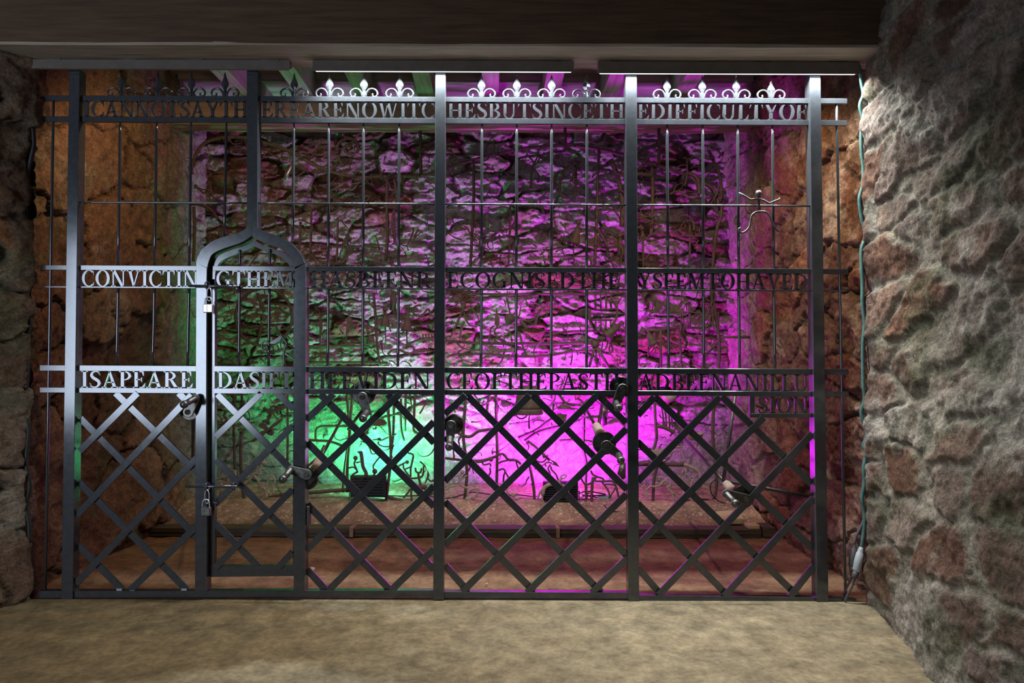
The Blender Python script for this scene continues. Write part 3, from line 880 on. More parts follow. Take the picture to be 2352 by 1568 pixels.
for px in (676, 757, 836, 918): finial(px, 167)
for px in (1106, 1187, 1267, 1347): finial(px, 170)
for px in (1532, 1613, 1691, 1771): finial(px, 173 if px != 1771 else 184)

# lattice of flat bars: rising bars in front, falling bars behind
UPB = [(319,902,186,1035),(443,906,178,1183),(455,1050,177,1338),(455,1205,301,1354),
       (768,905,705,963),(918,905,705,1108),(997,968,705,1262),(997,1115,755,1354),(997,1259,898,1355),
       (1070,907,1022,950),(1216,907,1022,1104),(1371,907,1022,1250),(1438,984,1062,1357),(1438,1134,1210,1359),(1440,1280,1358,1359),
       (1502,911,1464,953),(1652,911,1464,1104),(1752,958,1465,1251),(1864,995,1511,1365),(1866,1143,1662,1367),(1868,1297,1812,1369)]
DNB = [(184,960,456,1238),(265,902,456,1088),(410,902,456,950),(180,1106,428,1354),(178,1251,279,1354),
       (735,905,997,1163),(890,905,997,1017),(705,1016,997,1308),(705,1158,895,1354),(705,1308,747,1354),
       (1072,907,1440,1276),(1223,907,1440,1124),(1374,907,1438,971),(1022,1003,1381,1360),(1022,1152,1226,1358),(1022,1298,1074,1358),
       (1504,911,1867,1260),(1659,911,1865,1111),(1464,1014,1832,1368),(1465,1156,1670,1366),(1465,1304,1519,1366)]
for q in UPB: flat_bar('lattice_bar', *q, 15.5, gate, -0.012, -0.002)
for q in DNB: flat_bar('lattice_bar', *q, 15.5, gate, 0.000, 0.010)

# little iron figure welded to the middle rod, upper right
sf = thing('stick_figure', gp(1738, 490, -0.02), 'small iron stick figure with raised arms riding the thin rod near the upper right post', 'figure')
hd = gp(1738, 447, -0.022)
mb = MB().ball(hd, 0.0165, n=14); mb.build('head', M['crank'], sf, smooth=True)
mb = MB()
mb.tube([gp(1738, 453, -0.022), gp(1738.5, 470, -0.022), gp(1740, 491, -0.022)], [0.006, 0.0065, 0.0075], 8)
mb.build('body', M['crank'], sf, smooth=True)
for pts in ([(1738,459),(1728,460),(1719,461),(1706,453),(1692,446)], [(1738,459),(1750,463),(1761,470),(1773,465),(1784,461),(1786,458)]):
    MB().tube([gp(*q, -0.026) for q in pts], [0.0045]*len(pts), 7).build('arm', M['crank'], sf, smooth=True)
for pts in ([(1741,488),(1731,490),(1722,497),(1719,510),(1716,523),(1708,533),(1698,537),(1692,533),(1693,527),(1697,528)], [(1740,488),(1752,489),(1761,495),(1767,510),(1774,524),(1783,534)]):
    MB().tube(smooth_line([gp(*q, -0.026) for q in pts], 3), 0.0048, 7).build('leg', M['crank'], sf, smooth=True)

# ------------------------------------------------------------------ the small door inside the arch
door = thing('gate_door', gp(585, 1325, 0.0), 'small arched iron door within the gate, padlocked on its left side', 'door')
YD = 0.012
def dbar(name, c, y0=0.004, y1=0.030, parent=door):
    mb = MB(); quadbar(mb, c, y0, y1); return mb.build(name, GP, parent, bevel=0.001)
dbar('stile', [(482.5, 640), (493, 640), (492, 1324), (481.5, 1324)])
dbar('stile', [(673.5, 640), (680, 640), (678, 1324), (671.5, 1324)])
dbar('bottom_rail', [(481, 1300), (679, 1298), (679, 1323), (481, 1325)], 0.002, 0.030)
da_o = [(482.5,660),(482.5,625),(487,606),(494,592),(512,581),(540,571),(566,562),(583.5,552),(600,561),(626,570),(652,580),(666,592),(675,606),(680,625),(680,660)]
da_i = [(493,660),(493,630),(497,615),(504,602),(520,592),(545,582),(568,573),(583.5,565),(598,572),(622,580),(645,590),(657,600),(667,614),(673,630),(673,660)]
o_ = smooth_line([gp(*q) for q in da_o], 3); i_ = smooth_line([gp(*q) for q in da_i], 3)
vs, fs = [], []
for k in range(len(o_)):
    for q in (o_[k], i_[k]): vs += [(q.x, 0.004, q.z), (q.x, 0.030, q.z)]
for k in range(len(o_) - 1):
    a, b = 4*k, 4*(k+1)
    fs += [(a, a+2, b+2, b), (a+1, b+1, b+3, a+3), (a, b, b+1, a+1), (a+2, a+3, b+3, b+2)]
n = len(o_); fs += [(0, 1, 3, 2), (4*n-4, 4*n-2, 4*n-1, 4*n-3)]
MB().add(vs, fs).build('arch_top', GP, door)
def door_rail(x0, x1, yt, yb):
    return dbar('rail', [(x0, yrow(*yt, x0)), (x1, yrow(*yt, x1)), (x1, yrow(*yb, x1)), (x0, yrow(*yb, x0))], -0.008, 0.010)
r = door_rail(490, 679, R2T, R2TB); lettering('GTHEM', 497, 677, R2TB, R2B, r)
dbar('thin_rail', [(490, yrow(*R2B, 490)), (679, yrow(*R2B, 679)), (679, yrow(*R2BB, 679)), (490, yrow(*R2BB, 490))], -0.006, 0.008)
r = door_rail(491, 678, R3T, R3TB); lettering('DASIFT', 500, 674, R3TB, R3B, r)
door_rail(491, 678, R3B, R3BB)
for xa, ya, xb, yb in ((551, 574, 551, 611), (620, 572, 619, 611), (550.5, 661, 549, 840), (619, 661, 617, 840)):
    rod('rod', xa, ya, xb, yb, RODR, door, taper=False)
MB().tube(smooth_line([gp(*q) for q in ((654, 840), (652, 815), (655, 797), (663, 792), (672, 797), (680, 797))], 4), 0.0055, 7).build('rod', GP, door, smooth=True)
MB().tube([gp(655, 812), (gp(667, 820)), gp(679, 827)], 0.004, 6).build('brace', GP, door)
for q in ((602,902,496,1003),(673,978,495,1157),(672,1124,494,1304),(672,1267,640,1302)): flat_bar('lattice_bar', *q, 14.5, door, -0.008, 0.002)
for q in ((498,905,673,1083),(635,902,674,940),(494,1056,673,1236),(494,1203,593,1302)): flat_bar('lattice_bar', *q, 14.5, door, 0.003, 0.012)
# forged scroll with a leaf on the rod
pts = [(606,797),(611,803),(618,801),(618,793),(611,784),(604,789),(602,798),(607,804)]
sp = smooth_line([gp(*q, -0.012) for q in ((613,793),(617,799),(611,803),(604,798),(604,789),(611,783),(622,788),(632,789),(640,784))], 4)
MB().tube(sp, 0.0042, 7).build('scroll', GP, door, smooth=True)
lf = [(622,788),(632,781),(641,775),(647,769),(649,774),(644,783),(636,789),(628,790)]
mb = MB(); mb.slab([(gp(*q).x, gp(*q).z) for q in lf], -0.016, -0.010); mb.build('leaf', GP, door)
MB().tube(smooth_line([gp(*q, -0.012) for q in ((648,771),(655,780),(663,792))], 3), 0.005, 7).build('leaf_stalk', GP, door, smooth=True)
# bolts
for (x0, y0p, x1, y1p) in ((444, 658.5, 552, 660), (436, 1113.5, 552, 1113)):
    a, b = gp(x0, y0p, -0.040), gp(x1, y1p, -0.040)
    MB().tube([a, a + (b - a) * 0.5, b], 0.0062, 10).build('bolt', GP, door, smooth=True)
for (x, y) in ((484.5, 657), (546.5, 659), (484.5, 1113), (546, 1112)):
    c = gp(x, y, -0.040)
    mb = MB()
    ring = [c + Vector((0.0, math.cos(t) * 0.016, math.sin(t) * 0.016)) + Vector((0.004 * math.cos(t), 0, 0)) for t in np.linspace(0, 2 * math.pi, 18, endpoint=False)]
    mb.tube(ring, 0.0035, 6, close=True).build('staple', GP, door, smooth=True)
MB().box(gp(705, 1205, -0.02), gp(713, 1160, 0.02)).build('hinge_lug', M['dark_iron'], door, bevel=0.003)

# padlocks, each hanging from a chain link on its bolt
def padlock(px, ytop, ybot, w_, sh_top, mat, label):
    Yp = -0.052
    a, b = gp(px - w_/2, ybot, Yp), gp(px + w_/2, ytop, Yp)
    t = thing('padlock', ((a.x+b.x)/2, Yp, a.z), label, 'padlock')
    MB().box((a.x, Yp - 0.010, a.z), (b.x, Yp + 0.010, b.z)).build('body', mat, t, bevel=0.003)
    lw = w_ * 0.36
    sp = [(px - lw, ytop + 2), (px - lw, ytop - 7), (px - lw*0.75, sh_top + 3), (px, sh_top), (px + lw*0.75, sh_top + 3), (px + lw, ytop - 7), (px + lw, ytop + 2)]
    MB().tube(smooth_line([gp(*q, Yp) for q in sp], 4), 0.0032, 8).build('shackle', M['bright'], t, smooth=True)
    MB().tube([gp(px - 1, ybot - 2, Yp - 0.0105), gp(px - 1, ytop + 2, Yp - 0.0105)], 0.0008, 5).build('seam', M['dark_iron'], t)
    return t
padlock(489.5, 700, 719.5, 22, 684, M['bright'], 'silver padlock hanging from the upper bolt of the small door')
padlock(484, 1158, 1178, 22, 1141, M['crank'], 'grey tarnished padlock hanging from the lower bolt of the small door')
def chain_link(px, yt, yb, label):
    sp = smooth_line([gp(*q, -0.046) for q in ((px - 3.5, yt + 4), (px, yt), (px + 3.5, yt + 4), (px + 5, (yt+yb)/2), (px + 3.5, yb - 4), (px, yb), (px - 3.5, yb - 4), (px - 5, (yt+yb)/2))], 3, close=True)
    tag(MB().tube(sp, 0.0028, 6, close=True).build('chain_link', M['bright'], smooth=True), label, 'chain link')
chain_link(490, 663, 693, 'chain link between the upper bolt and the silver padlock')
chain_link(485, 1120, 1151, 'chain link between the lower bolt and the tarnished padlock')

# ------------------------------------------------------------------ winding cranks
def crank(disc, rd, piv, end, tip, label, ydisc=0.035, shafts=(), collar=None, yarm=-0.055, grip_r=0.0145):
    c = P(*disc, ydisc)
    t = thing('winding_crank', (c.x, ydisc, c.z), label, 'crank', 'winding cranks on the gate')
    r = rd / F_PX * (CAM_D + ydisc)
    MB().lathe(c + Vector((0, 0.010, 0)), (0, -1, 0), [(0, r*0.9), (0.0, r), (0.014, r), (0.018, r*0.93), (0.019, r*0.35), (0.03, r*0.33), (0.03, 0)], 32).build('disc', M['crank'], t, smooth=False)
    p, e = P(*piv, yarm), P(*end, yarm)
    MB().tube([Vector((c.x, ydisc - 0.015, c.z)), Vector((p.x, yarm - 0.012, p.z))], 0.012, 12).build('spindle', M['crank'], t)
    d_ = (e - p); L = d_.length; d_.normalize(); n_ = Vector((0, 1, 0)).cross(d_).normalized()
    ring = []
    for k in range(11):
        an = math.pi * k / 10
        ring.append(e + d_ * math.sin(an) * 0.018 + n_ * math.cos(an) * 0.018)
    for k in range(11):
        an = math.pi * k / 10
        ring.append(p - d_ * math.sin(an) * 0.024 - n_ * math.cos(an) * 0.024)
    mb = MB(); m = len(ring)
    vs = [(q.x, yarm - 0.006, q.z) for q in ring] + [(q.x, yarm + 0.006, q.z) for q in ring]
    mb.add(vs, [tuple(range(m)), tuple(range(2*m-1, m-1, -1))] + [(i, i+m, (i+1) % m + m, (i+1) % m) for i in range(m)])
    mb.build('arm', M['crank'], t, bevel=0.002)
    gt = P(*tip, yarm - 0.085)
    ax = gt - e; gl = ax.length
    MB().lathe(e, ax, [(0, 0.012), (0.006, grip_r*1.1), (gl*0.12, grip_r), (gl*0.55, grip_r*0.98), (gl*0.68, grip_r*0.72), (gl*0.76, grip_r*1.05), (gl*0.9, grip_r*1.25), (gl*1.0, grip_r*1.1), (gl*1.06, grip_r*0.6), (gl*1.08, 0)], 16).build('grip', M['crank'], t, smooth=True)
    if collar:
        q0, q1 = P(*collar[0], ydisc + 0.02), P(*collar[1], ydisc + 0.14)
        MB().lathe(q0, q1 - q0, [(0, 0.026), ((q1-q0).length, 0.020)], 16).build('collar', M['pale_iron'], t, smooth=True)
    for (x0, y0p, Ya, x1, y1p, Yb) in shafts:
        MB().tube([P(x0, y0p, Ya), P(x1, y1p, Yb)], 0.0085, 8).build('drive_shaft', M['dark_iron'], t, smooth=True)
    return t
crank((437, 940), 25, (433, 946), (449, 914), (420, 930), 'winding crank on the left post of the small door, lit pale by daylight', ydisc=0.04, shafts=((444, 960, 0.06, 443, 1050, 0.9),))
crank((836, 902), 28, (832, 912), (843, 946), (833, 962), 'winding crank behind the lower lettered rail in the third bay', shafts=((842, 930, 0.06, 800, 985, 0.9),))
crank((1042, 974), 23, (1036, 977), (1034, 1005), (1031, 1028), 'winding crank just right of the third post', shafts=((1048, 935, 0.06, 1062, 900, 0.7),))
crank((1424, 888), 24, (1430, 893), (1415, 925), (1421, 938), 'winding crank hanging just left of the fourth post at the lower letters')
crank((1388, 1017), 27, (1393, 1023), (1421, 1044), (1427, 1058), 'winding crank with a round black disc in front of the magenta light', collar=((1380, 1000), (1370, 978)),
      shafts=((1372, 985, 0.17, 1338, 925, 1.1), (1374, 985, 0.17, 1384, 918, 0.9)))
crank((706, 1099), 25, (704, 1089), (668, 1078), (648, 1102), 'winding crank with its arm pointing left across the right jamb of the small door', collar=((722, 1085), (736, 1050)), shafts=((738, 1048, 0.17, 792, 950, 1.0),))
crank((1705, 1140), 27, (1712, 1146), (1668, 1133), (1692, 1158), 'winding crank at the lower right with long rods running back to the wall', collar=((1688, 1135), (1668, 1110)),
      shafts=((1664, 1106, 0.17, 1566, 1000, 1.35), (1662, 1102, 0.17, 1689, 905, 0.2), (1668, 1104, 0.17, 1872, 1142, 0.06)))
# ------------------------------------------------------------------ cables and plugs
def cable(name, pix, r, mat, label, Y=-0.03, cat='cable', sub=4, Ys=None):
    pts = [P(q[0], q[1], Y if Ys is None else Ys[i]) for i, q in enumerate(pix)]
    return tag(MB().tube(smooth_line(pts, sub), r, 8).build(name, mat, smooth=True), label, cat)
RC = [(1972,150),(1975,165),(1979,191),(1983,217),(1975,242),(1982,274),(1978,306),(1979,351),(1983,383),(1982,424),(1974,456),(1979,500),(1989,541),(1979,570),(1979,605),(1981,653),(1981,698),(1986,742),(1982,787),(1982,835),(1983,883),(1986,918),(1978,947),(1988,985),(1989,1005),(1983,1025),(1990,1042),(1984,1072),(1985,1109),(1980,1145),(1986,1188),(1982,1232),(1977,1262)]
cable('power_cable', RC, 0.0085, M['teal'], 'weathered teal cable running down the right wall beside the gate', Y=-0.045)
cable('power_cable', [(1986,1190),(1978,1208),(1968,1228),(1961,1250)], 0.006, M['plugdark'], 'short dark cable leading to the dark plug at the foot of the right wall', Y=-0.04)
LC = [(72,148),(71,166),(75,190),(66,228),(76,300),(77,335),(66,390),(58,450),(62,530),(68,590),(62,690),(70,740),(58,790),(64,845),(57,930),(66,990),(60,1060),(68,1115),(60,1160),(67,1205),(67,1245)]
cable('power_cable', LC, 0.0095, M['blackcable'], 'dark wavy cable running down the left wall beside the gate', Y=-0.03)
def plug(p0, p1, p2, body, cuff, label, Y=-0.05, r=0.017):
    t = thing('cable_plug', P(*p1, Y), label, 'plug', 'plugs at the foot of the right wall')
    a, b = P(*p0, Y), P(*p1, Y)
    ax = b - a; L = ax.length
    MB().lathe(a, ax, [(0, r*0.45), (L*0.10, r*0.6), (L*0.13, r*0.72), (L*0.22, r*0.72), (L*0.24, r*0.9), (L*0.6, r*1.05), (L*0.92, r), (L, r*0.8)], 16).build('body', body, t, smooth=True)
    c = P(*p2, Y); ax2 = c - b
    MB().lathe(b, ax2, [(0, r*0.8), (ax2.length*0.5, r*0.78), (ax2.length*0.9, r*0.6), (ax2.length, r*0.3)], 14).build('coupling', cuff, t, smooth=True)
    e = [c, c + Vector((-0.005, 0, -0.03)), c + Vector((-0.022, 0.01, -0.075)), c + Vector((-0.03, 0.02, -0.11))]
    MB().tube(smooth_line(e, 4), 0.005, 7).build('lead', M['plugdark'], t, smooth=True)
plug((1978,1256), (1967,1312), (1961,1328), M['plug'], M['plugdark'], 'pale grey cable plug hanging at the foot of the right wall')
plug((1962,1246), (1957,1300), (1957,1314), M['plugdark'], M['plugdark'], 'dark cable plug just behind the pale grey plug', Y=-0.015, r=0.016)
cable('floor_cable', [(1463,1165),(1466,1153),(1480,1150),(1560,1150),(1610,1146),(1640,1150),(1668,1150),(1700,1142)], 0.004, M['blackcable'], 'thin black cable along the gravel at the right, under the crank', Y=1.6, cat='cable')
cable('floor_cable', [(1645,1100),(1632,1112),(1634,1132),(1650,1150),(1680,1158),(1720,1165),(1755,1178)], 0.004, M['blackcable'], 'thin black cable looping down the lower right behind the crank', Y=1.5, cat='cable')
cable('floor_cable', [(1020,1145),(1045,1141),(1075,1132),(1092,1130),(1130,1136),(1165,1138),(1190,1136),(1225,1140),(1240,1139)], 0.004, M['blackcable'], 'thin black cable wavering along the gravel left of the magenta floodlight', Y=1.62, cat='cable')
cable('floor_cable', [(890,1137),(920,1139),(960,1138),(1000,1140)], 0.004, M['blackcable'], 'thin black cable on the gravel right of the green floodlight', Y=1.62, cat='cable')
cable('floor_cable', [(1330,1133),(1345,1128),(1365,1130),(1392,1136),(1350,1138),(1337,1136),(1372,1142)], 0.0045, M['blackcable'], 'tangled black cable beside the magenta floodlight', Y=1.6, cat='cable')
cable('floor_cable', [(1388,1160),(1400,1172),(1425,1175),(1450,1173),(1462,1166)], 0.004, M['blackcable'], 'thin black cable looping on the gravel left of the fourth post', Y=1.35, cat='cable')
q0, q1 = P(1373, 1137, 1.62), P(1404, 1146, 1.62)
tag(MB().box((q0.x, 1.60, q1.z), (q1.x, 1.66, q0.z)).build('junction_box', M['plug'], bevel=0.003), 'small plastic box on the gravel right of the magenta floodlight', 'box')

# ------------------------------------------------------------------ iron sculptures in front of the back wall
YS = 1.60
SC = F_PX / (YS + CAM_D)               # pixels per metre at the sculptures
def sp_(x, y, dy=0.0): return P(x, y, YS + dy)
def stroke(mb, pts, r, dy=0.0, curved=True, taper=False, sides=6):
    q = [sp_(x, y, dy) for x, y in pts]
    if curved and len(q) > 2: q = smooth_line(q, 4)
    n = len(q)
    rr = r / SC
    rs = [rr * (1 - 0.75 * i / (n - 1)) for i in range(n)] if taper else rr
    mb.tube(q, rs, sides)
def plate(mb, pts, dy=0.0, th=0.006):
    ring = [(sp_(x, y, dy).x, sp_(x, y, dy).z) for x, y in pts]
    mb.slab(ring, YS + dy - th, YS + dy + th)
def blob(mb, x, y, r, dy=0.0, sx=1.0, sy=1.0):
    mb.ball(sp_(x, y, dy), r / SC, sx, 0.8, sy, 12)
def cone(mb, apex, base, r0, r1, dy=0.0, flare=False):
    a, b = sp_(*apex, dy), sp_(*base, dy)
    L = (b - a).length
    pr = [(0, r0/SC), (L*0.5, (r0 + (r1-r0)*(0.30 if flare else 0.5))/SC), (L*0.85, (r0 + (r1-r0)*(0.68 if flare else 0.85))/SC), (L, r1/SC), (L*0.98, r1*0.88/SC), (L*0.5, max(r0*0.5, r1*0.25)/SC)]
    mb.lathe(a, b - a, pr, 18)
def crop(x0, y0, k=4.48):
    return lambda *pts: [(x0 + x / k, y0 + y / k) for x, y in pts]

def figure(name, label, cat, parts, group=None, mat=None):
    """parts: list of (part name, [shapes]); the first shape's first point is the foot of the thing"""
    mat = mat or M['rust']
    def shapes(mb, lst):
        for s_ in lst:
            k = s_[0]
            if k == 's': stroke(mb, s_[1], s_[2], *s_[3:])
            elif k == 'p': plate(mb, s_[1], *s_[2:])
            elif k == 'b': blob(mb, *s_[1:])
            elif k == 'c': cone(mb, *s_[1:])
    if len(parts) == 1:
        mb = MB(); shapes(mb, parts[0][1])
        return tag(mb.build(name, mat, smooth=True), label, cat, group)
    s0 = parts[0][1][0]
    anchor = s0[1][0] if s0[0] in 'sp' else (s0[1:3] if s0[0] == 'b' else s0[2])
    t = thing(name, sp_(*anchor), label, cat, group)
    for pn, lst in parts:
        mb = MB(); shapes(mb, lst)
        mb.build(pn, mat, t, smooth=not any(q[0] == 'p' for q in lst))
    return t

# the tree-like screen of branches that carries the figures
tree = thing('branch_screen', sp_(1080, 1165), 'rusty iron screen of tangled branches standing in front of the lit back wall', 'sculpture')
BR = [  # (radius px, points)
 (3.6, [(441,400),(441,380),(455,345),(475,326),(516,315),(560,316),(598,325),(640,337),(672,350),(700,366),(725,380),(770,397),(832,408),(880,405),(925,404),(960,405),(1000,395),(1025,385),(1085,368),(1138,355),(1190,343),(1223,339),(1300,333),(1330,336),(1375,343),(1435,356),(1465,366),(1531,386),(1575,402),(1620,422),(1642,444),(1651,470),(1655,500)]),
 (3.4, [(790,382),(778,362),(775,335),(790,321),(807,319),(821,330),(821,346),(809,355),(796,350),(793,339),(803,334),(808,340)]),
 (3.2, [(965,283),(966,345),(967,402)]), (3.0, [(1298,283),(1298,334)]), (3.2, [(1513,283),(1514,335),(1513,380)]),
 (3.4, [(1627,345),(1637,366),(1651,397),(1657,433),(1657,489),(1655,501),(1645,534),(1637,613),(1634,670),(1645,730),(1652,790),(1650,845),(1642,905),(1637,1000),(1645,1090),(1645,1120),(1640,1145),(1632,1165)]),
 (3.4, [(890,403),(889,470),(890,540),(886,600)]), (3.2, [(906,410),(912,455),(903,500),(908,560)]), (3.0, [(1087,368),(1088,455),(1084,540),(1080,615)]),
 (3.0, [(1376,343),(1373,400),(1371,480),(1368,560),(1366,610)]), (5.0, [(1403,366),(1415,395),(1425,435),(1430,480),(1428,520)]), (3.6, [(1497,385),(1499,430),(1498,500),(1495,540)]),
 (3.0, [(1322,380),(1322,420),(1320,452)]), (4.2, [(1458,399),(1478,400),(1497,402)]), (2.8, [(1424,398),(1440,398)]),
 (3.2, [(440,468),(458,470),(480,478),(498,498),(512,520),(525,545)]), (3.2, [(445,475),(447,520),(446,560),(444,600)]), (2.8, [(436,840),(470,842),(520,838),(560,838)]),
 (2.6, [(1075,674),(1150,676),(1250,675),(1350,675),(1440,672)]), (3.0, [(1003,780),(1060,785),(1130,788),(1250,789),(1350,787)]), (2.8, [(1050,814),(1110,812),(1180,818),(1250,817),(1320,806),(1370,807),(1400,812)]),
 (2.6, [(705,795),(770,795),(830,795),(872,796)]), (2.6, [(703,831),(800,832),(890,833)]), (2.6, [(1250,770),(1300,762),(1350,760),(1440,758)]),
 (2.4, [(1490,754),(1575,752),(1618,752),(1632,744),(1634,726),(1648,724)]), (2.6, [(1655,774),(1735,774)]), (2.4, [(1604,470),(1586,500),(1585,560),(1584,600)]), (2.2, [(1554,540),(1600,541),(1656,541)]),
 (4.0, [(1463,1066),(1510,1066),(1575,1067)]), (3.0, [(1325,915),(1340,930),(1341,980),(1340,1030),(1346,1060),(1345,1100),(1347,1155)]),
 (3.0, [(795,870),(799,930),(803,990),(797,1040),(791,1085),(788,1130)]), (2.8, [(810,890),(806,960),(803,1020),(798,1070),(797,1130)]),
 (3.0, [(893,905),(892,950),(896,1000),(897,1060),(892,1105),(887,1147)]), (2.6, [(905,910),(904,970),(902,1010),(897,1030)]), (3.2, [(1072,895),(1067,950),(1064,1000),(1071,1060),(1072,1100),(1066,1155)]),
 (3.0, [(1139,905),(1140,960),(1142,1030),(1141,1100),(1139,1165)]), (3.0, [(1213,1052),(1220,1085),(1226,1120),(1228,1156)]), (3.0, [(1362,1095),(1359,1130),(1360,1165)]),
 (3.0, [(1503,910),(1505,960),(1508,1005),(1500,1032),(1492,1036)]), (3.2, [(1525,1040),(1510,1070),(1502,1100),(1500,1140),(1499,1172)]), (2.8, [(538,880),(537,960),(538,1030),(540,1080)]), (3.4, [(554,990),(553,1050),(556,1110),(562,1148)]),
 (2.6, [(541,880),(541,922)]), (2.6, [(556,880),(556,922)]), (2.4, [(534,921),(562,922)]), (2.4, [(660,905),(661,990),(660,1060)]),
 (3.4, [(490,1158),(520,1155),(560,1154),(590,1150),(625,1141),(660,1133),(690,1128)]), (3.6, [(703,1132),(760,1127),(800,1125),(850,1129),(890,1140),(930,1152),(965,1159),(1010,1163)]),
 (3.4, [(1030,1166),(1090,1166),(1150,1164),(1190,1155),(1230,1148),(1300,1146),(1370,1150),(1440,1160)]), (3.2, [(1466,1163),(1530,1166),(1580,1166),(1622,1166)]),
 (3.0, [(1008,950),(1040,985),(1075,1003),(1100,990),(1130,985)]), (2.8, [(1125,905),(1120,930),(1118,960)]), (3.0, [(1190,1005),(1230,988),(1262,965),(1290,950)]), (3.0, [(1205,1012),(1240,990),(1300,975)]),
 (2.6, [(1010,1050),(1050,1055),(1100,1058),(1140,1048)]), (2.6, [(1212,1012),(1240,1035),(1262,1058)]), (3.0, [(1285,1012),(1320,1010),(1360,1014)]), (2.6, [(1285,905),(1300,925),(1330,930)]),
 (2.6, [(700,1010),(740,1012),(760,1014),(785,1023)]), (2.4, [(725,1008),(729,982),(760,978),(800,980)]), (2.4, [(745,1022),(730,1050),(700,1075)]),
 (2.6, [(953,905),(951,960),(950,990),(965,995)]), (2.4, [(921,915),(921,980),(928,1012)]), (2.4, [(932,905),(930,990)]), (2.2, [(1358,600),(1360,640)]), (2.6, [(1424,880),(1428,940)]),
 (2.4, [(715,480),(714,540),(712,600)]), (2.6, [(690,510),(688,560),(684,590)]), (2.2, [(776,500),(775,560),(773,605)]), (2.2, [(800,565),(830,566),(870,567)]), (2.2, [(798,545),(797,580),(785,602),(760,605),(735,600),(720,588)]),
 (2.0, [(1172,470),(1170,560),(1168,612)]), (2.2, [(1110,560),(1130,545),(1150,525)]), (2.0, [(1105,552),(1130,548),(1140,535),(1170,525)]),
 (3.0, [(1357,520),(1378,535),(1392,560),(1396,580)]), (2.4, [(1396,580),(1402,600),(1418,612)]), (2.2, [(1258,590),(1320,589),(1372,589)]), (2.2, [(1286,612),(1340,612),(1390,611)]), (2.4, [(1462,497),(1490,508),(1520,520)]),
 (2.6, [(858,672),(862,720),(866,790),(873,840)]), (2.2, [(1636,690),(1622,730),(1620,735)]), (2.6, [(1517,755),(1518,845)]), (2.6, [(1585,700),(1584,755)]), (2.4, [(1562,745),(1562,790),(1566,845)]), (2.4, [(1604,800),(1620,812),(1640,795),(1650,785)]),
]
for k, (r, pts) in enumerate(BR):
    mb = MB(); stroke(mb, pts, r * 1.15, random.Random(k).uniform(-0.05, 0.05))
    mb.build('branch', M['rust'], tree, smooth=True)

# twigs: short curling offshoots all over the screen
rt = random.Random(5)
def twig_points(x, y, a, L):
    pts = [(x, y)]
    cv = rt.uniform(-0.35, 0.35)
    n = rt.randint(4, 7)
    for i in range(n):
        a += cv + rt.uniform(-0.35, 0.35)
        if i > n - 3 and rt.random() < 0.5: a += math.copysign(0.8, cv)
        x += math.cos(a) * L / n; y += math.sin(a) * L / n
        pts.append((x, y))
    return pts
allp = [p for r, pts in BR for p in pts]
ntw = 0
tangle = MB()
while ntw < 980:
    if rt.random() < 0.45:
        x, y = rt.choice(allp); x += rt.uniform(-14, 14); y += rt.uniform(-14, 14)
    else:
        x, y = rt.uniform(450, 1650), rt.uniform(330, 1120)
    dens = 1.0 if y < 960 else 0.30
    if x < 470 or rt.random() > dens or not (440 < x < 1655): continue
    L = rt.choice((18, 26, 34, 46, 60)) * rt.uniform(0.7, 1.25)
    pts = twig_points(x, y, rt.uniform(0, 2 * math.pi), L)
    if max(q[1] for q in pts) > 1150 or min(q[1] for q in pts) < 300: continue
    r = rt.uniform(1.1, 2.4) if L < 40 else rt.uniform(1.6, 3.0)
    if ntw < 95:
        mb = MB(); stroke(mb, pts, r, rt.uniform(-0.09, 0.09), True, True, 5)
        mb.build('twig', M['rust'], tree, smooth=True)
    else:
        stroke(tangle, pts, r, rt.uniform(-0.10, 0.12), True, True, 5)
    ntw += 1
tw = tangle.build('twig_tangle', M['rust'], tree, smooth=True)
tw['kind'] = 'stuff'

# named figures, traced where they hang
A = crop(420, 290, 7.84)
figure('iron_pot', 'rounded dark iron pot hanging in the upper left of the branches', 'pot', [('bowl', [('b', 511, 412, 25, -0.05, 1.0, 0.78)]), ('lid', [('c', (511, 386), (511, 404), 6, 23, -0.05)])])
figure('stick_figure', 'dark stick figure with a ball head diving beneath the round pot at upper left', 'figure', [
 ('body', [('s', A((235,1085),(300,1140),(380,1200),(430,1155),(470,1155),(490,1230)), 2.6)]), ('head', [('b', 450, 428, 4.6)]),
 ('arm', [('s', A((280,1110),(420,1140),(590,1040)), 1.8)]), ('leg', [('s', A((490,1225),(480,1280),(500,1360)), 1.8)]), ('leg', [('s', A((500,1230),(560,1280),(650,1330)), 1.8)])])
figure('curved_leaf', 'pale blue curved iron leaf left of the third rod from the door post', 'leaf', [('blade', [('p', [(671,372),(672,386),(664,400),(659,416),(652,409),(655,396),(664,384)], -0.03)])], mat=M['bright'])
figure('fan_palm', 'small iron fan of curved fronds left of the door arch', 'plant', [('stem', [('s', [(497,540),(499,560),(502,585)], 2)]), ('fronds', [('s', [(496,540),(484,545),(474,562)], 2.5), ('s', [(496,540),(488,550),(484,572)], 2.5), ('s', [(497,540),(508,546),(516,560)], 2.5), ('s', [(496,540),(482,538),(470,548)], 2.5), ('s', [(497,540),(506,552),(508,572)], 2.5)])])
W = crop(480, 660)
ring = [(606 + 65*math.cos(t), 728 + 66*math.sin(t)) for t in np.linspace(0, 2*math.pi, 25)]
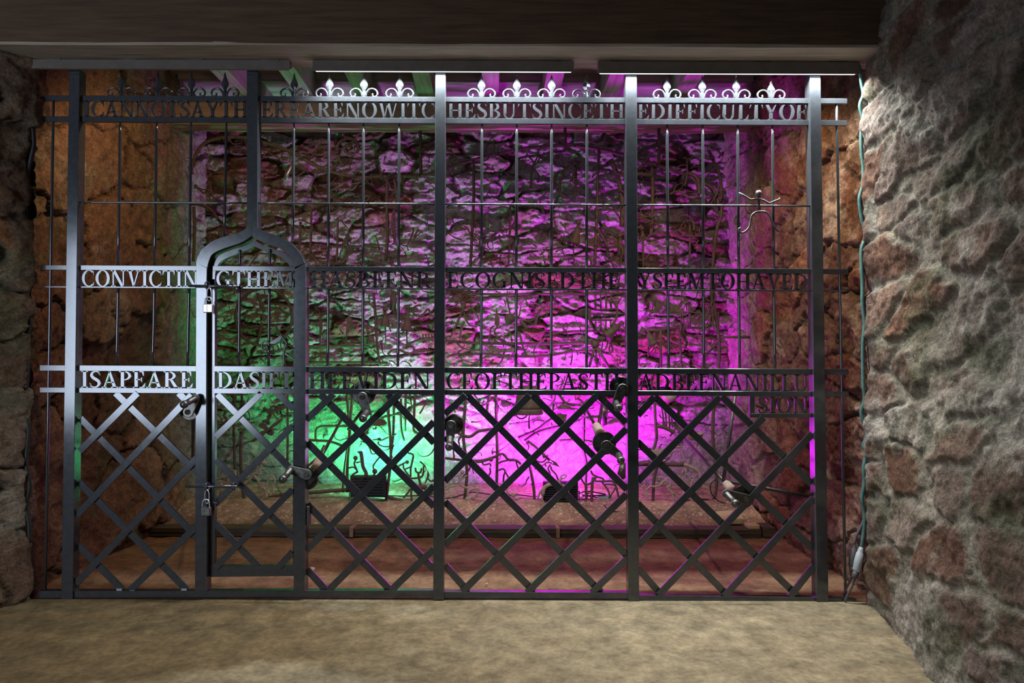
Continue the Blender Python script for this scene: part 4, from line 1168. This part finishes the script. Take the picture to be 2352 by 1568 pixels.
figure('spoked_wheel', 'large iron wheel with bent spokes seen through the small door', 'wheel', [
 ('rim', [('s', ring, 3.6)]), ('hub', [('b', 605, 729, 8), ('b', 601, 745, 5)]),
 ('spoke', [('s', W((500,60),(530,150),(570,250)), 4)]), ('spoke', [('s', W((345,360),(400,410),(540,402)), 3)]), ('spoke', [('s', W((545,390),(520,480),(495,590)), 3.2)]),
 ('spoke', [('s', W((720,200),(780,260),(840,275)), 2.6)]), ('spoke', [('s', W((680,380),(720,460),(760,500)), 2.4)]),
 ('spikes', [('s', W((650,600),(680,690)), 2, 0, False, True), ('s', W((700,590),(740,670)), 2, 0, False, True), ('s', W((760,560),(800,630)), 2, 0, False, True), ('s', W((810,500),(860,560)), 2, 0, False, True), ('s', W((590,610),(600,700)), 2, 0, False, True)])])
Pp = crop(480, 880)
figure('crossed_blades', 'dark crossed propeller blades behind the lattice of the small door', 'propeller', [
 ('blade', [('p', Pp((385,605),(430,590),(500,545),(560,490),(610,460),(680,400),(745,360),(768,325),(755,380),(700,430),(610,490),(550,545),(460,605)), -0.06)]),
 ('blade', [('p', Pp((510,425),(540,405),(575,415),(610,460),(650,480),(668,515),(650,540),(610,530),(575,480),(525,455)), -0.04)]),
 ('crescent', [('s', Pp((560,255),(610,280),(630,330),(600,380),(550,390)), 3.5, -0.03)])])
B7 = crop(700, 660)
def bell(apex, base, r, label, rodto, flare=False, hat=False):
    parts = [('cone', [('c', apex, base, 3, r, -0.04, flare)]), ('stem', [('s', [(base[0], base[1] - 6), (base[0] + 1, rodto)], 1.6, -0.04, False)])]
    if hat: parts.append(('head', [('b', apex[0], apex[1] - 6, 5.5, -0.04), ('s', [(apex[0]-9, apex[1]-10), (apex[0]+9, apex[1]-12)], 1.8, -0.04, False)]))
    return figure('witch_figure', label, 'figure', parts, 'cone shaped witch figures')
bell((884,716),(885,751), 12, 'cone shaped iron witch with flat hat between the two rods right of the door', 796, False, True)
bell((937,712),(934,761), 15, 'flared trumpet shaped iron witch just right of the third rod from the door', 790, True, True)
bell((1329,516),(1317,562), 15, 'iron witch with wide cone skirt high in the middle of the magenta wall', 610, False, True)
bell((1424,546),(1427,589), 11, 'slim iron witch partly hidden by the fourth post', 604, False, True)
figure('witch_figure', 'iron witch leaning left with cone skirt above the spiky hub near the fourth post', 'figure', [('cone', [('c', (1424,745),(1390,774), 4, 16, -0.04)]), ('arm', [('s', [(1424,745),(1434,752),(1438,768)], 1.8, -0.04)]), ('head', [('b', 1428, 742, 6, -0.04)]), ('leg', [('s', [(1396,782),(1392,800),(1380,805)], 1.8, -0.04)])], 'cone shaped witch figures')
figure('witch_figure', 'iron witch in a brimmed hat leaning right, right of the fourth post', 'figure', [('skirt', [('c', (1488,762),(1500,792), 3, 14, -0.04)]), ('hat', [('c', (1474,750),(1478,762), 1, 10, -0.04)]), ('head', [('b', 1481, 763, 5, -0.04)]), ('leg', [('s', [(1489,795),(1489,818)], 1.8, -0.04, False)]), ('leg', [('s', [(1506,814),(1505,800),(1511,797),(1512,802)], 1.6, -0.04)])], 'cone shaped witch figures')
figure('hanging_leaf', 'broad pointed iron leaf on a curved stalk right of the small door', 'leaf', [('blade', [('p', B7((455,280),(478,310),(495,355),(490,410),(465,445),(440,475),(428,530),(424,470),(430,400),(432,330)), -0.03)]), ('stalk', [('s', B7((455,285),(430,255),(375,262)), 1.6), ('s', B7((420,500),(425,545),(440,580)), 1.6)])])
figure('long_leaf', 'long narrow iron leaf standing upright beside the right jamb of the small door', 'leaf', [('blade', [('p', B7((150,230),(165,290),(183,350),(182,430),(168,510),(165,590),(152,570),(150,500),(152,420),(150,330)), -0.02)])])
figure('hooded_plate', 'dark rounded upright plate above the cone witch right of the door', 'plate', [('plate', [('p', [(895,712),(896,682),(899,672),(905,668),(910,672),(911,690),(909,716),(903,712)], -0.05)])])
figure('scroll', 'double curled iron scroll left of the third post', 'scroll', [('scroll', [('s', B7((1200,185),(1160,185),(1115,215),(1120,265),(1165,292),(1215,280),(1245,245),(1270,222),(1285,250),(1295,290),(1330,290)), 2.4, -0.04)])])
figure('comb_beast', 'arched iron comb with short teeth left of the third post', 'comb', [('back', [('s', B7((1040,595),(1090,570),(1160,545),(1240,530),(1335,520)), 3)]), ('teeth', [('s', B7((x, 475), (x + 4, 530)), 1.8, 0, False) for x in (1215, 1245, 1275, 1305, 1330)])])
figure('serpent', 'wavy iron serpent ending in a curl below the flared witch', 'serpent', [('body', [('s', B7((855,690),(880,660),(930,640),(985,645),(1040,672),(1090,680),(1125,655),(1120,620),(1085,598),(1050,610),(1055,630)), 2.8, -0.05)])])
figure('pot_figure', 'stout dark iron figure with bulging belly right of the second rod from the door', 'figure', [('body', [('b', 852, 783, 11, -0.05, 0.8, 1.2)]), ('neck', [('s', [(838,745),(843,755),(847,768)], 3, -0.05)]), ('base', [('s', [(845,788),(850,799),(862,797)], 2, -0.05)])])
figure('spiky_hub', 'spiky iron hub on three splayed legs left of the fourth post', 'hub', [
 ('hub', [('b', 1367, 791, 9, -0.06)]), ('spikes', [('s', [(1367 + 7*math.cos(t), 791 + 7*math.sin(t)), (1367 + 17*math.cos(t), 791 + 16*math.sin(t))], 1.6, -0.06, False, True) for t in np.linspace(0.2, 6.2, 13)]),
 ('leg', [('s', [(1366,798),(1353,843)], 3.2, -0.06, False)]), ('leg', [('s', [(1371,798),(1399,845)], 3.6, -0.12, False)]), ('leg', [('s', [(1369,802),(1371,845)], 2.4, -0.04, False)])])
C5 = crop(1450, 660)
cr = [(1500 + 16*math.cos(t), 704 + 16*math.sin(t)) for t in np.linspace(-1.9, 2.6, 15)] + [(1495 + 11*math.cos(t), 701 + 10*math.sin(t)) for t in np.linspace(2.3, -1.7, 12)]
figure('crescent_moon', 'dark crescent moon on a bent stem right of the fourth post', 'moon', [('crescent', [('p', cr, -0.05)]), ('stem', [('s', C5((240,275),(240,318),(170,318),(85,330)), 1.6, -0.05, False)])])
figure('bird_head', 'hooked iron bird head above the crescent moon', 'bird', [('head', [('p', C5((185,48),(140,60),(105,90),(122,130),(120,165),(135,200),(150,150),(135,110),(160,75)), -0.05)])])
figure('half_moon', 'dark half moon shape between the rods right of the crescent moon', 'moon', [('plate', [('p', [(1539,694),(1548,701),(1560,699),(1566,690),(1567,700),(1560,711),(1550,717),(1539,717)], -0.05)]), ('fish_stem', [('s', [(1540,717),(1585,717),(1612,718)], 1.4, -0.05, False)]), ('fish', [('p', [(1592,717),(1604,713),(1612,718),(1606,721)], -0.05)])])
figure('iron_disc', 'large dark round disc with a pale rim at upper right of the branches', 'disc', [('dish', [('c', (1604,468),(1603,478), 24, 33, -0.06)]), ('boss', [('b', 1603, 478, 26, -0.02, 1, 1)])], mat=M['dark_iron'])
D9 = crop(1000, 880)
figure('hanging_bell', 'big rusty bell hanging in front of the magenta wall under the lower letters', 'bell', [
 ('body', [('c', (1213,886),(1213,940), 22, 32, -0.08)]), ('rim', [('c', (1213,938),(1213,951), 33, 34, -0.08)]),
 ('ring', [('s', [(1198 + 14*math.cos(t), 947 + 14*math.sin(t)) for t in np.linspace(0, 2*math.pi, 17)], 1.6, -0.13)])])
E9 = crop(1250, 880)
figure('iron_fish', 'iron fish swimming above a tapered plate in front of the magenta wall', 'fish', [('body', [('b', 1296, 937, 15, -0.05, 1.1, 0.5), ('b', 1313, 940, 6, -0.05, 1.2, 0.5)]), ('plate', [('p', E9((130,310),(235,320),(220,395),(180,400),(140,370)), -0.05)])])
figure('hanging_plate', 'grey oblong plate hanging beside a thin shaft above the black disc crank', 'plate', [('plate', [('p', [(1381,927),(1394,925),(1396,945),(1393,975),(1381,979),(1378,950)], -0.05)])], mat=M['crank'])
figure('hanging_plate', 'second grey oblong plate at the foot of the fourth post, left side', 'plate', [('plate', [('p', [(1424,1065),(1438,1062),(1440,1095),(1430,1101),(1418,1088)], -0.05)])], mat=M['crank'])
F7 = crop(700, 1020)
figure('snake_necked_rider', 'skeletal rider holding a long necked bird in front of the green floodlight', 'figure', [
 ('bird', [('s', F7((580,90),(588,150),(600,230),(632,300),(610,340),(575,365)), 4.2, -0.08), ('p', F7((535,75),(585,68),(600,90),(585,115),(560,95)), -0.08)]),
 ('body', [('s', F7((523,165),(510,200),(525,240),(545,290)), 2.2, -0.08), ('s', F7((530,190),(570,180)), 1.8, -0.08), ('s', F7((450,245),(500,235),(540,270)), 1.8, -0.08)]),
 ('head', [('b', 816.5, 1051.5, 5.2, -0.08)]), ('leg', [('s', F7((550,280),(485,325),(530,395),(528,462)), 2.2, -0.08)]),
 ('mount', [('s', F7((500,345),(570,380),(650,390),(695,345),(720,300)), 2.4, -0.08), ('b', 861, 1082, 6, -0.08), ('s', F7((720,265),(705,220),(775,125)), 1.8, -0.08)]),
 ('leg', [('s', F7((575,380),(570,466)), 2.2, -0.08, False)]), ('leg', [('s', F7((588,388),(606,462)), 2.2, -0.08, False)])])
figure('horned_spider', 'horned iron creature on spider legs left of the third post', 'creature', [
 ('body', [('b', 970, 1118, 10, -0.06, 1.2, 0.6)]), ('neck', [('s', F7((1168,290),(1175,350),(1195,420)), 2.8, -0.06)]), ('horns', [('s', F7((1138,240),(1145,280),(1168,292),(1192,285),(1203,245)), 2.2, -0.06)]),
 ('leg', [('s', F7((1180,445),(1090,462),(1060,500),(1018,550)), 2.2, -0.06)]), ('leg', [('s', F7((1110,455),(1095,500),(1103,590)), 2.2, -0.06)]), ('leg', [('s', F7((1230,450),(1270,520),(1330,500)), 2.2, -0.06)]),
 ('tail', [('p', F7((1265,260),(1285,320),(1262,370),(1240,410),(1232,395),(1255,340)), -0.06), ('s', F7((1262,350),(1300,380),(1340,360)), 2, -0.06)])])
figure('stick_figure', 'tall iron stick figure with curled head and bent knee between green light and third post', 'figure', [
 ('body', [('s', F7((1010,200),(1020,250),(1055,300),(1090,345),(1150,347),(1205,330),(1222,280),(1222,220)), 2.2)]), ('head', [('b', 935, 1061, 4.6)]), ('arm', [('s', F7((1060,175),(1010,200),(940,240)), 2)]), ('arm', [('s', F7((1020,260),(1085,235)), 1.8)]), ('trunk', [('s', F7((1060,90),(1115,110),(1105,180),(1090,250),(1090,330)), 2.4)])])
G7 = crop(700, 880)
figure('stick_figure', 'iron stick figure with outstretched arms above the bright green hot spot', 'figure', [('body', [('s', G7((757,600),(757,625),(785,645),(830,655),(880,652)), 2.2)]), ('head', [('b', 871, 1009.5, 5)]), ('arm', [('s', G7((765,575),(730,580),(700,584)), 1.8)]), ('arm', [('s', G7((785,590),(860,555),(940,520)), 1.8)])])
figure('leg_figure', 'bent iron leg figure with forked toes left of the green hot spot figure', 'figure', [('leg', [('s', G7((575,600),(630,615),(665,660),(690,730),(745,720)), 2.2)]), ('foot', [('s', G7((585,615),(565,655)), 1.6)])])
figure('iron_fish', 'dark olive fish shaped plate above the green hot spot', 'fish', [('body', [('p', G7((660,430),(700,385),(760,360),(820,375),(850,410),(820,432),(750,440)), -0.06)]), ('fins', [('s', G7((650,440),(655,475),(640,500)), 2, -0.06), ('s', G7((700,465),(730,470),(730,445)), 1.8, -0.06)]), ('drop', [('b', 842, 994, 5.5, -0.06)])])
H0 = crop(1000, 1020)
figure('crouching_skeleton', 'crouching iron skeleton with a round head right of the third post', 'figure', [('body', [('s', H0((240,320),(250,380),(258,415),(300,440),(345,455)), 2.6, -0.05)]), ('head', [('b', 1062, 1083.5, 5, -0.05)]), ('arm', [('s', H0((270,310),(180,335),(190,375),(205,405)), 2, -0.05)]), ('arm', [('s', H0((325,320),(290,345),(265,370)), 2, -0.05)]), ('leg', [('s', H0((205,430),(150,440),(110,465)), 1.8, -0.05)])], mat=M['pale_iron'])
figure('tumbling_skeleton', 'pale skeleton tumbling head down beside the base right of the third post', 'figure', [('body', [('s', H0((335,545),(340,490),(380,465),(440,455),(435,500),(420,540)), 2.6, -0.06)]), ('head', [('b', 1075, 1146, 6.5, -0.06)]), ('skull', [('b', 1087, 1143, 4.5, -0.06), ('s', H0((385,565),(362,605)), 1.6, -0.06)])], mat=M['pale_iron'])
figure('acrobat', 'iron acrobat stretched along a branch beside the magenta light, left of its centre', 'figure', [
 ('body', [('s', H0((360,180),(460,180),(560,150),(690,98),(750,160),(830,165),(880,205)), 2.8, -0.05)]), ('head', [('b', 1128, 1055, 5, -0.05)]), ('arm', [('s', H0((470,165),(500,210),(560,200),(570,230)), 2, -0.05)]), ('leg', [('s', H0((620,210),(680,180),(745,165)), 2.2, -0.05)]), ('leg', [('s', H0((830,170),(840,210),(852,245)), 2, -0.05)])])
figure('vaulting_legs', 'pair of bent iron legs vaulting over the upright right of the third post', 'figure', [('leg', [('s', H0((650,270),(690,252),(718,275),(705,320),(700,390)), 2.2, -0.05)]), ('leg', [('s', H0((712,275),(735,310),(752,342)), 2, -0.05)]), ('arm', [('s', H0((560,240),(565,290),(540,335)), 2, -0.05)])])
figure('fallen_skeleton', 'small pale skeleton lying on the base rod between the third post and magenta floodlight', 'figure', [('body', [('s', H0((735,450),(745,500),(790,520)), 2.2, -0.06)]), ('head', [('b', 1179, 1136, 5.5, -0.06), ('b', 1187, 1144, 4.5, -0.06, 1.3, 0.8)]), ('arm', [('s', H0((740,530),(760,500)), 1.6, -0.06)])], mat=M['pale_iron'])
figure('arrow_dragon', 'iron dragon with an arrow shaped tail silhouetted on the white magenta hot spot', 'dragon', [
 ('arrow', [('p', H0((1120,100),(1195,160),(1245,185),(1285,238),(1225,215),(1190,205),(1215,195)), -0.05)]), ('tendrils', [('s', H0((1020,150),(1060,178),(1110,180),(1140,150),(1155,110)), 2, -0.05), ('s', H0((1020,255),(1080,230),(1130,200),(1150,180)), 1.8, -0.05), ('s', H0((1140,230),(1130,200),(1160,185),(1200,195)), 2, -0.05)]),
 ('leg', [('s', H0((1185,205),(1160,250),(1180,300),(1180,390)), 2, -0.05)]), ('leg', [('s', H0((1190,225),(1195,260),(1240,310),(1265,370)), 2.2, -0.05)]), ('head', [('b', 1249, 1046, 5, -0.05, 0.8, 1.2)])])
figure('greyhound', 'pale iron hound with an arched back over the magenta floodlight', 'dog', [('body', [('s', H0((1105,520),(1120,450),(1170,415),(1230,408),(1290,400)), 4.6, -0.10)]), ('hind_leg', [('s', H0((1125,440),(1080,490),(1055,555)), 2.4, -0.10)]), ('hind_leg', [('s', H0((1110,510),(1098,560),(1115,615)), 2.4, -0.10)]), ('neck', [('s', H0((1255,405),(1280,370),(1300,345)), 3, -0.10)]), ('head', [('s', [(1289,1098),(1289,1093),(1295,1090),(1301,1092),(1298,1097),(1292,1099)], 1.8, -0.10)]), ('fore_leg', [('s', [(1290,1112),(1300,1118),(1306,1130)], 2.4, -0.10)])], mat=M['pale_iron'])
I5 = crop(1250, 1020)
figure('skeleton_dog', 'iron skeleton dog with spread legs right of the magenta floodlight', 'dog', [
 ('spine', [('s', I5((420,412),(470,405),(510,375),(532,335)), 2.6, -0.06), ('s', I5((525,380),(620,380),(700,380),(735,425),(765,540)), 2.4, -0.06)]), ('neck', [('s', I5((378,345),(395,380),(418,412)), 2.2, -0.06)]), ('head', [('s', I5((480,270),(500,310),(545,335),(605,355),(600,400)), 2.2, -0.06)]),
 ('leg', [('s', I5((425,415),(430,500),(425,595)), 2.4, -0.06)]), ('leg', [('s', I5((495,395),(488,500),(490,625)), 2.6, -0.06)]), ('leg', [('s', I5((600,400),(650,460),(680,550)), 2, -0.06)]), ('leg', [('s', I5((610,410),(700,415),(735,440),(690,520),(660,555)), 1.8, -0.06)])])
J5 = crop(1450, 1020)
figure('stag_skeleton', 'pale iron stag skeleton with head lowered right of the fourth post', 'stag', [
 ('spine', [('s', J5((150,480),(195,432),(245,435),(310,410),(335,370)), 2.4, -0.06)]), ('skull', [('p', J5((95,450),(145,485),(172,490),(165,575),(150,530)), -0.06)]), ('antlers', [('s', J5((110,450),(138,405),(120,375),(75,345)), 1.8, -0.06)]), ('hip', [('s', [(1517 + 4.5*math.cos(t), 1099 + 4.5*math.sin(t)) for t in np.linspace(0, 6.2, 9)], 1.5, -0.06), ('s', J5((260,325),(290,345),(330,345)), 1.6, -0.06)]),
 ('hind_leg', [('s', J5((335,370),(400,410),(370,450),(420,510),(442,605)), 2.2, -0.06)]), ('hind_leg', [('s', J5((405,415),(395,475),(450,510),(495,555)), 2.2, -0.06)]), ('rib', [('s', J5((250,395),(300,400),(330,375)), 1.6, -0.06)]), ('fore_leg', [('s', J5((160,470),(195,440)), 2, -0.06)])], mat=M['pale_iron'])
figure('dancing_skeleton', 'pale iron dancer with curled head beside the stag skeleton', 'figure', [
 ('body', [('s', J5((505,335),(545,385),(570,445)), 2.2, -0.06), ('s', J5((510,330),(540,245)), 1.6, -0.06), ('s', J5((560,250),(568,345)), 1.6, -0.06)]), ('head', [('s', [(1589 + 4*math.cos(t), 1099 + 4*math.sin(t)) for t in np.linspace(0, 6.2, 9)], 1.6, -0.06)]), ('arm', [('s', J5((628,375),(605,460),(570,450)), 2, -0.06)]), ('leg', [('s', J5((560,470),(510,545)), 2.2, -0.06)]), ('leg', [('s', J5((585,525),(620,570),(632,645)), 2.2, -0.06)]), ('rib', [('s', J5((520,400),(600,398)), 1.4, -0.06, False)])], mat=M['pale_iron'])
figure('great_claw', 'pale arched iron claw with two pointed talons at the right end of the figures', 'claw', [('arch', [('s', J5((545,205),(600,230),(670,260),(712,320),(705,400),(675,470),(630,505)), 4.2, -0.06)]), ('talon', [('p', J5((735,372),(850,393),(740,392)), -0.06)]), ('talon', [('p', J5((718,405),(852,470),(735,440)), -0.06)])], mat=M['pale_iron'])
K4 = crop(480, 1020)
figure('kneeling_skeleton', 'pale kneeling skeleton with raised skull behind the door lattice', 'figure', [
 ('body', [('s', K4((545,215),(520,255),(520,292)), 3, -0.05)]), ('head', [('b', 606, 1062, 5.5, -0.05, 1.2, 0.9)]), ('arm', [('s', K4((510,235),(440,220),(372,200)), 1.8, -0.05)]), ('thigh', [('s', K4((540,310),(500,298),(460,305),(420,360),(360,415)), 3, -0.05)]), ('leg', [('s', K4((460,315),(510,385),(522,460),(502,498)), 2.4, -0.05)])], mat=M['pale_iron'])
figure('vase_bird', 'pale vase shaped iron bird on long legs behind the door lattice', 'bird', [('body', [('p', K4((512,395),(545,388),(580,395),(575,430),(558,445),(530,440)), -0.06)]), ('stem', [('s', K4((555,440),(585,480),(590,545)), 3.4, -0.06)]), ('leg', [('s', K4((640,310),(605,380),(598,470),(645,515)), 2.2, -0.06)]), ('leg', [('s', K4((652,318),(680,370),(655,430),(662,505)), 2.2, -0.06)])], mat=M['pale_iron'])
figure('chair_frame', 'pale bent rod chair frame just right of the door padlock', 'chair', [('back', [('s', K4((60,385),(75,362),(190,330),(208,340),(190,392),(130,390),(100,440),(60,485)), 2, -0.05, False)]), ('leg', [('s', K4((130,395),(130,470),(112,525)), 2, -0.05, False)]), ('seat', [('s', K4((218,272),(270,268),(276,400),(272,540),(150,545),(72,540)), 2.6, -0.05, False)])], mat=M['pale_iron'])
L9 = crop(1450, 880)
figure('hemispherical_bowl', 'grey half round bowl under the lower letters right of the fourth post', 'bowl', [('bowl', [('b', 1537, 911, 17, -0.06, 1.0, 0.75)])], mat=M['pale_iron'])
figure('shallow_pan', 'pale shallow iron pan below the grey half round bowl', 'pan', [('pan', [('c', (1594,1010),(1594,994), 14, 22, -0.06)]), ('handle', [('s', L9((690,600),(670,660),(640,690)), 2, -0.06)])], mat=M['pale_iron'])
figure('iron_hand', 'iron hand with long upright fingers right of the fourth post', 'hand', [('palm', [('s', L9((270,440),(330,450),(400,480),(440,510)), 4.5, -0.06)])] + [('finger', [('s', L9((x, y), (x + 14, y + 90), (x + 20, 455)), 2, -0.06)]) for x, y in ((312,250),(342,255),(375,240),(405,300),(325,330))])
figure('flat_perch', 'pale flat triangular perch with a leaping figure above the stag skeleton', 'perch', [('perch', [('p', L9((185,690),(350,668),(250,755)), -0.06)]), ('figure', [('s', L9((375,760),(400,720),(450,690),(510,710),(560,810)), 2, -0.06), ('s', L9((430,655),(510,655)), 2.2, -0.06, False)])], mat=M['pale_iron'])
M0 = crop(1000, 660)
figure('cat_figure', 'iron creature with pointed head and dangling legs left of a beetle shape', 'creature', [('body', [('p', M0((632,195),(642,270),(662,320),(658,395),(630,405),(608,380),(612,310),(622,260)), -0.05)]), ('leg', [('s', M0((610,395),(572,420),(560,490),(548,560)), 1.8, -0.05)]), ('leg', [('s', M0((640,400),(608,450),(620,490),(655,505)), 2, -0.05)])])
figure('beetle', 'domed iron beetle beside the pointed head creature', 'beetle', [('shell', [('b', 1171, 731, 13, -0.05, 0.95, 0.95)]), ('leg', [('s', M0((720,430),(770,470),(785,560)), 1.8, -0.05)])])
figure('leaping_man', 'iron man leaping with arms flung back over the magenta wall', 'figure', [('body', [('s', M0((1130,200),(1065,255),(1035,330),(1020,385),(940,405)), 3.2, -0.05)]), ('arm', [('s', M0((1030,320),(980,345),(915,345)), 2, -0.05)]), ('head', [('p', M0((885,340),(930,370),(950,420),(905,400)), -0.05)]), ('leg', [('s', M0((870,480),(885,540),(900,610),(940,700)), 2.2, -0.05), ('s', M0((930,470),(975,510),(980,560)), 1.8, -0.05)])])
figure('standing_man', 'iron standing man with a ball head and one raised arm right of the third post', 'figure', [('body', [('s', M0((290,210),(240,330),(195,430),(150,535)), 2.8, -0.05)]), ('head', [('b', 1064.5, 701.5, 6, -0.05)]), ('arm', [('s', M0((270,180),(268,115),(310,75)), 2, -0.05)]), ('arm', [('s', M0((290,250),(320,340),(360,390),(430,400)), 2, -0.05)]), ('leg', [('s', M0((300,350),(265,430),(258,535)), 2.6, -0.05)])])
N2 = crop(1250, 660)
figure('double_comb', 'iron rack of upright teeth inside a half ring left of the fourth post', 'comb', [('ring', [('s', N2((690,120),(735,180),(752,250),(735,330),(690,395)), 2.8, -0.05)]), ('comb', [('s', N2((520,228),(620,226),(730,222)), 2.2, -0.05, False)] + [('s', N2((x, 40 + 20 * (i % 2)), (x, 226)), 2, -0.05, False) for i, x in enumerate((528, 582, 636, 688))]), ('comb', [('s', N2((480,335),(600,333),(700,335)), 2.2, -0.05, False)] + [('s', N2((x, 330), (x, 450)), 2, -0.05, False) for x in (530, 584, 634, 684)]), ('loop', [('s', N2((500,420),(470,350),(472,285),(520,268),(640,272),(820,272)), 2, -0.05)])])
O8 = crop(1250, 480)
figure('stick_figure', 'iron stick figure with one long bent arm high up right of the fourth post', 'figure', [('body', [('s', O8((1012,225),(1015,330),(1018,450),(1020,600)), 2.4, -0.04)]), ('head', [('b', 1474, 524, 6, -0.04)]), ('arm', [('s', O8((1020,255),(1050,310),(1075,330),(1210,298)), 2, -0.04)]), ('arm', [('s', O8((1005,255),(990,310),(970,345)), 1.8, -0.04)]), ('leg', [('s', O8((940,515),(1010,525),(1060,490),(1080,465)), 2, -0.04)])])
Q1 = crop(1000, 290)
figure('hanging_man', 'iron man hanging by bent arms from the top branch in the middle bay', 'figure', [('body', [('s', Q1((1020,370),(995,440),(985,540),(982,640)), 2.4, -0.04)]), ('arm', [('s', Q1((1020,370),(980,330),(935,285)), 2, -0.04)]), ('arm', [('s', Q1((1025,365),(1055,300),(1060,240)), 2, -0.04)]), ('leg', [('s', Q1((1005,430),(1060,500),(1055,580)), 2, -0.04)])])
R1 = crop(1250, 290)
figure('looped_figure', 'iron figure of looping limbs beneath the top branch, middle right', 'figure', [('limbs', [('s', R1((95,600),(105,540),(140,475),(180,480),(190,520),(160,580),(165,690),(220,735)), 3.6, -0.04)]), ('arm', [('s', R1((180,475),(240,420),(300,370),(330,320)), 2.6, -0.04)]), ('head', [('b', 1279, 360, 6, -0.04)])])
T5 = crop(1450, 290)
figure('tree_man', 'spindly iron tree man under the sloping branch at upper right', 'figure', [('trunk', [('s', T5((570,330),(575,420),(572,520),(550,610)), 2.2, -0.04)]), ('bush', [('s', T5((560,480),(640,500),(690,560),(700,700)), 4.5, -0.04), ('s', T5((600,490),(680,600),(690,740)), 3.6, -0.02)]), ('arm', [('s', T5((570,400),(500,405),(450,450)), 1.8, -0.04)]), ('arm', [('s', T5((540,320),(580,335),(620,320),(625,290)), 2.2, -0.04)]), ('branch', [('s', T5((400,700),(450,670),(520,675),(600,735),(690,745)), 2.4, -0.04), ('s', T5((740,590),(820,620),(870,700),(900,810)), 3.6, -0.04)])])
U9 = crop(480, 880)
figure('hook_bird', 'iron creature with a hooked neck behind the top of the door lattice', 'creature', [('neck', [('s', U9((640,330),(635,270),(650,235),(710,240),(760,215),(790,205)), 2.4, -0.04)]), ('body', [('p', U9((640,275),(700,250),(790,225),(815,240),(740,285),(670,300)), -0.04)]), ('leg', [('s', U9((650,290),(680,340),(720,380)), 1.6, -0.04)])])
figure('curled_figure', 'curled iron figure on a thin stalk in the left half of the door lattice', 'figure', [('body', [('s', U9((180,280),(155,330),(185,375),(130,430),(110,460)), 2.8, -0.04)]), ('arm', [('s', U9((65,300),(120,350),(140,400)), 1.6, -0.04), ('s', U9((65,390),(140,400)), 1.6, -0.04)]), ('loop', [('s', U9((300,480),(330,470),(350,500),(330,520),(320,580),(300,640)), 2.2, -0.04)])])
